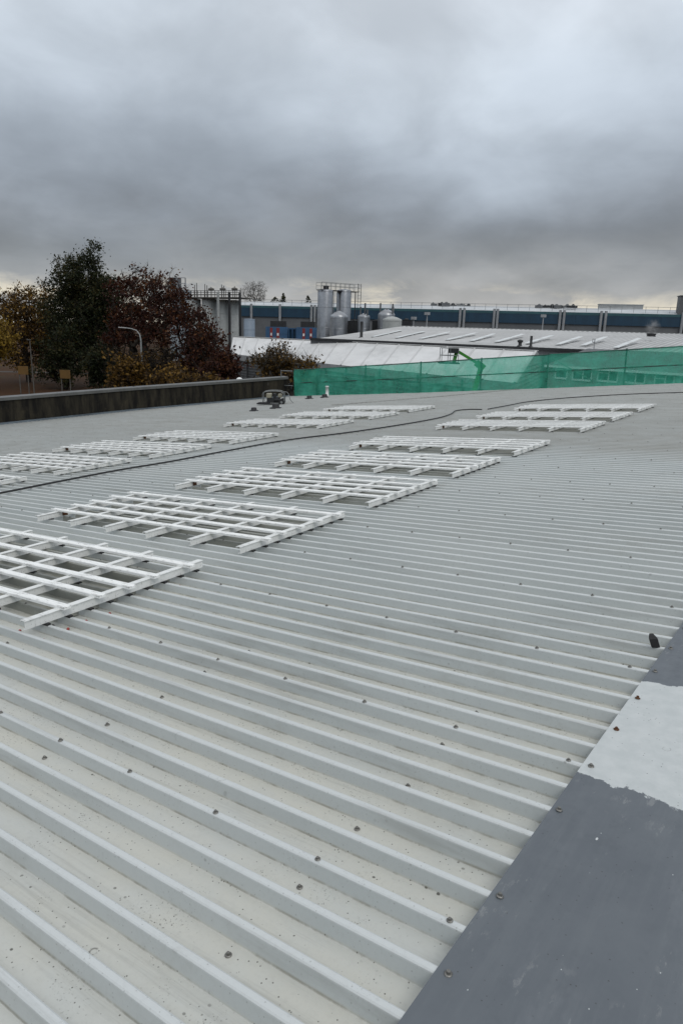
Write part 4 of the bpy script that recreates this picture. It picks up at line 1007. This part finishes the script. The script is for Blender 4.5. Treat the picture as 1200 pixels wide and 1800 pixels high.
for sx in (-1, 1):
    for sy in (-.75, .75):
        c = ux * sx + uy * sy + ZUP * .45; MB().tube(c - uy * .14, c + uy * .14, .45, .45, 16).build('wheel', M['rubber'], lf)

# --- lamp posts, signs, globe
def lamp(px, ytop, d, side, label):
    t_ = at(px, ytop, d); b_ = ground(t_); H = t_.z - GZ
    e = empty('street_lamp', label, 'street lamp', T(b_), 'street lamps by the trees')
    lx = CR.copy(); lx.z = 0; lx.normalize(); lx *= side
    pts = [Vector((0, 0, 0)), Vector((0, 0, H * .5)), Vector((0, 0, H - 1.0)), Vector((0, 0, H - .55)) + lx * .08, lx * .35 + ZUP * (H - .2), lx * .8 + ZUP * (H - .06), lx * 1.3 + ZUP * H]
    MB().path(pts, [.10, .085, .07, .06, .05, .045, .045], 10).build('pole', M['lamp'], e)
    MB().bar(lx * 1.2 + ZUP * H, lx * 1.9 + ZUP * (H + .03), .2, .07).build('lamp_head', M['lamphead'], e)
    return e
lamp(247, 577, 62, -1, 'grey street lamp with curved arm in front of the red tree')
t_ = at(54, 600, 66); b_ = ground(at(61, 690, 66)); e = empty('street_lamp', 'thin pale lamp column in front of the left tree trunk', 'street lamp', T(b_), 'street lamps by the trees')
MB().path([(0, 0, 0), (-.05, 0, 3.0), (-.1, 0, 5.6)], [.06, .05, .04], 8).build('pole', M['post'], e); MB().box((-.25, 0, 5.62), (.5, .16, .08)).build('lamp_head', M['post'], e)
for px, py, d, lab in ((41, 651, 70, 'amber board on two posts, left of the left tree trunk'), (115, 658, 69, 'amber board on two posts, right of the left tree trunk')):
    c = at(px, py, d); e = empty('notice_board', lab, 'sign', T(ground(c)) @ Matrix.Rotation(math.atan2(CR.y, CR.x), 4, 'Z'), 'amber boards under the trees')
    h = c.z - GZ
    MB().bbox(-.5, .5, -.03, .03, h - .4, h + .42).build('board', M['sign'], e)
    for sx in (-.42, .42): MB().bbox(sx - .04, sx + .04, .031, .10, 0, h + .4).build('post', M['post'], e)
c = at(421, 669.5, 36.2); m_ = MB().lathe((0, 0, 0), [(.18 * math.sin(math.pi * i / 12), -.18 * math.cos(math.pi * i / 12)) for i in range(13)], 18)
e = empty('globe_lamp', 'small white globe showing just above the parapet coping', 'globe lamp', T(ground(c))); m_.build('globe', M['globe'], e, T((0, 0, c.z - GZ))); MB().tube((0, 0, 0), (0, 0, c.z - GZ - .16), .05, .04, 8).build('post', M['lamp'], e)

# ------------------------------------------------------------------ trees
def build_tree(name, label, base, H, cz, rx, rz, seed, leafmat, barkmat, nclu=330, leaves=38, lsize=.20, sig=.42, shell=.35, trunk_r=.22, cat='tree', group=None, leafmin=-9, nstem=1, thin=1.0, twig=3, lump=.45):
    rng = np.random.default_rng(seed); e = empty(name, label, cat, T(base), group)
    cen = np.array([0, 0, cz])
    A = []
    while len(A) < nclu:
        u = rng.normal(size=3); u /= np.linalg.norm(u); r = rng.uniform(shell ** 3, 1) ** (1 / 3)
        lm = 1 - lump * .5 + lump * noise.noise(Vector((u[0] * 1.7 + seed, u[1] * 1.7, u[2] * 1.7))) + lump * .35 * noise.noise(Vector((u[0] * 4, u[1] * 4 + seed, u[2] * 4)))
        p = cen + u * r * lm * np.array([rx, rx, rz])
        if p[2] < H * .10: continue
        A.append(p)
    A = np.array(A)
    nodes = []; par = []
    for s_ in range(nstem):
        an = rng.uniform(0, 6.28); ofs = np.array([math.cos(an), math.sin(an), 0]) * (rx * .25 if nstem > 1 else 0)
        prev_ = -1; n0 = 7
        top = max(cz - rz * .25, H * .22)
        for i in range(n0):
            t = i / (n0 - 1); nodes.append(ofs * (.3 + t) + np.array([rng.normal() * .06 * t, rng.normal() * .06 * t, top * t])); par.append(prev_); prev_ = len(nodes) - 1
    key = np.linalg.norm(A - np.array([0, 0, max(cz - rz * .4, 0)]), axis=1); A = A[np.argsort(key)]
    tips = []
    for p in A:
        P = np.array(nodes); d = P - p; dist = np.sqrt((d ** 2).sum(1)) + np.maximum(0, P[:, 2] - p[2] + .1) * 1.2
        dist += np.where(P[:, 2] < H * .14, 3, 0)
        j = int(dist.argmin()); q = P[j]; L_ = np.linalg.norm(p - q); ns = max(1, int(L_ / .75)); prev_ = j
        for k in range(1, ns + 1):
            t = k / ns; v = q + (p - q) * t + np.array([0, 0, .10 * L_ * math.sin(math.pi * t)]) + rng.normal(size=3) * .05 * L_ * (1 if k < ns else 0) * .6
            nodes.append(v); par.append(prev_); prev_ = len(nodes) - 1
        tips.append(prev_)
    n_ = len(nodes); wgt = np.zeros(n_)
    for t in tips: wgt[t] += 1
    for i in range(n_ - 1, -1, -1):
        if par[i] >= 0: wgt[par[i]] += max(wgt[i], .3)
    tot = wgt[:7].max(); rad = trunk_r * np.power(np.maximum(wgt, .5) / max(tot, 1), .46) * thin
    rad = np.maximum(rad, .011)
    m2 = MB()
    for i in range(n_):
        if par[i] >= 0: m2.tube(nodes[i], nodes[par[i]], rad[i], min(rad[par[i]], rad[i] * 1.6) if par[i] >= 7 else rad[par[i]], 5 if rad[i] < .06 else 8, False)
    for t in tips:
        for k in range(twig):
            dv = rng.normal(size=3); dv[2] = abs(dv[2]) * .8 + .2; dv = dv / np.linalg.norm(dv) * rng.uniform(.35, .9); a_ = nodes[t]
            m2.tube(a_, a_ + dv, .012, .005, 3, False)
            b2 = a_ + dv * .5; dv2 = dv * .5 + rng.normal(size=3) * .22; m2.tube(b2, b2 + dv2, .008, .004, 3, False)
    m2.build('trunk', barkmat, e)
    if leaves:
        cs = np.array([nodes[t] for t in tips]); cs = cs[cs[:, 2] > leafmin]
        cnt = rng.poisson(leaves * rng.uniform(.3, 1.6, size=len(cs))); C = np.repeat(cs, cnt, axis=0); n = len(C)
        C = C + rng.normal(size=(n, 3)) * np.array([sig, sig, sig * .8])
        a = rng.normal(size=(n, 3)); a /= np.linalg.norm(a, axis=1)[:, None]; b = rng.normal(size=(n, 3)); b -= (b * a).sum(1)[:, None] * a; b /= np.linalg.norm(b, axis=1)[:, None]
        s = lsize * rng.uniform(.55, 1.35, size=n)[:, None]; a *= s; b *= s * .62
        V = np.stack([C - a, C - b * .9, C + a, C + b * .9], axis=1).reshape(-1, 3)
        me = bpy.data.meshes.new('crown'); me.vertices.add(4 * n); me.vertices.foreach_set('co', V.ravel()); me.loops.add(4 * n); me.loops.foreach_set('vertex_index', np.arange(4 * n)); me.polygons.add(n); me.polygons.foreach_set('loop_start', np.arange(0, 4 * n, 4)); me.update(calc_edges=True)
        at_ = me.attributes.new('rnd', 'FLOAT', 'FACE'); at_.data.foreach_set('value', rng.uniform(0, 1, size=n).astype(np.float32))
        link('crown', me, leafmat, e)
    return e
LG = mat_leaf('leaf_dark_green', [(.006, .009, .005), (.012, .018, .007), (.024, .030, .010), (.062, .05, .015)])
LR = mat_leaf('leaf_dark_red', [(.012, .005, .004), (.026, .008, .006), (.046, .014, .007), (.10, .04, .012)])
LB = mat_leaf('leaf_brown_gold', [(.012, .008, .005), (.038, .022, .008), (.11, .062, .014), (.28, .16, .03)])
LY = mat_leaf('leaf_gold', [(.06, .036, .008), (.14, .085, .014), (.22, .14, .02), (.30, .20, .035)])
LO = mat_leaf('leaf_olive_brown', [(.014, .011, .006), (.034, .024, .009), (.08, .048, .013), (.19, .11, .024)])
def tr(px, ytop, d, wpx, ybot, name, label, seed, leaf, bark, **k):
    """tree whose crown spans wpx around px, from row ytop down to about row ybot"""
    t_ = at(px, ytop, d); b_ = ground(t_); H = t_.z - GZ; zb = at(px, ybot, d).z - GZ
    rz = (H - zb) / 2; return build_tree(name, label, b_, H, zb + rz, wpx / 2 / FPX * d, rz, seed, leaf, bark, **k)
tr(148, 410, 80, 180, 690, 'broadleaf_tree', 'tallest dark green tree standing above the others at left', 11, LG, M['bark'], nclu=660, leaves=60, lsize=.145, sig=.46, trunk_r=.42, shell=.2, twig=6, lump=.6)
tr(268, 470, 66, 225, 730, 'red_leaved_tree', 'wide dome shaped dark red tree in front of the white tanks', 23, LR, M['bark'], nclu=640, leaves=36, lsize=.145, sig=.36, shell=.66, trunk_r=.36, leafmin=5.6, lump=.3, twig=4)
tr(36, 482, 84, 190, 670, 'brown_leaved_tree', 'brown and gold tree at the left picture edge beside the tall green one', 31, LB, M['bark'], nclu=480, leaves=24, lsize=.18, sig=.5, trunk_r=.3, twig=5)
tr(-14, 555, 74, 95, 640, 'golden_tree', 'bright golden yellow foliage tree at the extreme left edge', 37, LY, M['bark'], nclu=130, leaves=30, lsize=.16, trunk_r=.16)
tr(248, 448, 94, 160, 600, 'bare_tree', 'bare twiggy tree top rising behind the red tree', 41, LB, M['bark'], nclu=420, leaves=1, lsize=.15, trunk_r=.3, twig=5, thin=1.2)
for i, (px, yt, d, w, lf_, lab, n_l) in enumerate([(226, 612, 60, 85, LB, 'gold and brown shrubby tree at the foot of the curved lamp', 24), (305, 640, 59, 100, LB, 'gold and brown shrub under the middle of the red tree', 24), (358, 545, 64, 130, LR, 'dark red brown small tree at the right side of the red tree', 18), (180, 580, 72, 90, LG, 'dark green undergrowth below the tall green tree', 26), (104, 548, 77, 105, LG, 'dark ivy green small tree between the brown and tall green trees', 24), (270, 585, 78, 170, LO, 'olive brown small tree in the shade behind the red tree', 9), (386, 598, 60, 95, LR, 'dark russet shrub at the right-hand foot of the trees', 22), (350, 655, 56, 110, LB, 'low gold brown shrub above the parapet right of the curved lamp', 24)]):
    tr(px, yt, d, w, 715, 'shrub', lab, 60 + i * 3, lf_, M['bark'], nclu=250, leaves=int(n_l * 1.2), lsize=.15, sig=.33, trunk_r=.13, nstem=3, shell=.15, cat='shrub', group='undergrowth below the trees', lump=.8)
tr(498, 604, 46, 160, 690, 'bush', 'sparse brown leaved bush in front of the white shed', 83, LO, M['bark2'], nclu=200, leaves=26, lsize=.10, sig=.24, trunk_r=.08, nstem=4, shell=.2, cat='bush', lump=.7)
tr(447, 492, 205, 56, 540, 'bare_tree', 'round bare winter tree on the skyline left of the silos', 91, LB, M['bark2'], nclu=420, leaves=0, trunk_r=.4, thin=.55, twig=5, shell=.25, lump=.2)
def conifer(px, yt, d, w, label, seed):
    t_ = at(px, yt, d); b_ = ground(t_); H = t_.z - GZ; e = empty('conifer', label, 'tree', T(b_), 'dark conifers on the skyline'); rng = random.Random(seed)
    MB().tube((0, 0, 0), (0, 0, H * .95), .3, .05, 8).build('trunk', M['bark'], e); m2 = MB(); R0 = w / 2 / FPX * d
    for i in range(900):
        f_ = rng.random() ** .7; z = H * (.3 + .7 * (1 - f_)) if True else 0; z = H * (.35 + .65 * (1 - f_)); r = R0 * f_ ** .8 * rng.uniform(.2, 1.1); t = rng.uniform(0, 6.28); c = Vector((r * math.cos(t), r * math.sin(t), z)); s_ = rng.uniform(.2, .42)
        u = Vector((rng.gauss(0, 1), rng.gauss(0, 1), rng.gauss(0, .6))).normalized() * s_; v = u.orthogonal().normalized() * s_ * .6; m2.quad(c - u, c - v, c + u, c + v)
    me = m2.mesh('crown'); a2 = me.attributes.new('rnd', 'FLOAT', 'FACE'); a2.data.foreach_set('value', [rng.random() for _ in me.polygons]); link('crown', me, LG, e)
conifer(498, 515, 215, 46, 'pointed dark conifer on the skyline right of the bare tree', 5); conifer(484, 522, 215, 90, 'low dark evergreen on the skyline beside the bare tree', 6); conifer(541, 520, 215, 50, 'small dark evergreen on the skyline just left of the silos', 8)

# steam from the vent on the grey shed ridge
p = on_shed(1143.5, 588) ; p = p + ZUP * .9
m_ = MB().lathe((0, 0, 0), [(.02, -1.0)] + [(1.1 * math.sin(math.pi * i / 10), -1.0 * math.cos(math.pi * i / 10)) for i in range(1, 10)] + [(.02, 1.0)], 16)
st = NT('steam'); st.N.remove(st.b); vol = st.N.new('ShaderNodeVolumePrincipled'); vol.inputs['Color'].default_value = (.9, .88, .86, 1)
gr = st.N.new('ShaderNodeVectorMath'); gr.operation = 'LENGTH'; st.L.new(st.tc.outputs['Object'], gr.inputs[0])
den = st.math('MULTIPLY', st.ss(gr.outputs['Value'], 1.0, .1), st.ss(st.noise(1.6, 4, .6), .42, .7)); st.set(vol.inputs['Density'], st.math('MULTIPLY', den, 1.1)); st.L.new(vol.outputs[0], st.out.inputs['Volume'])
tag(m_.build('steam', st.m, None, T(p)), 'faint puff of steam above the grey shed ridge', 'steam', kind='stuff')
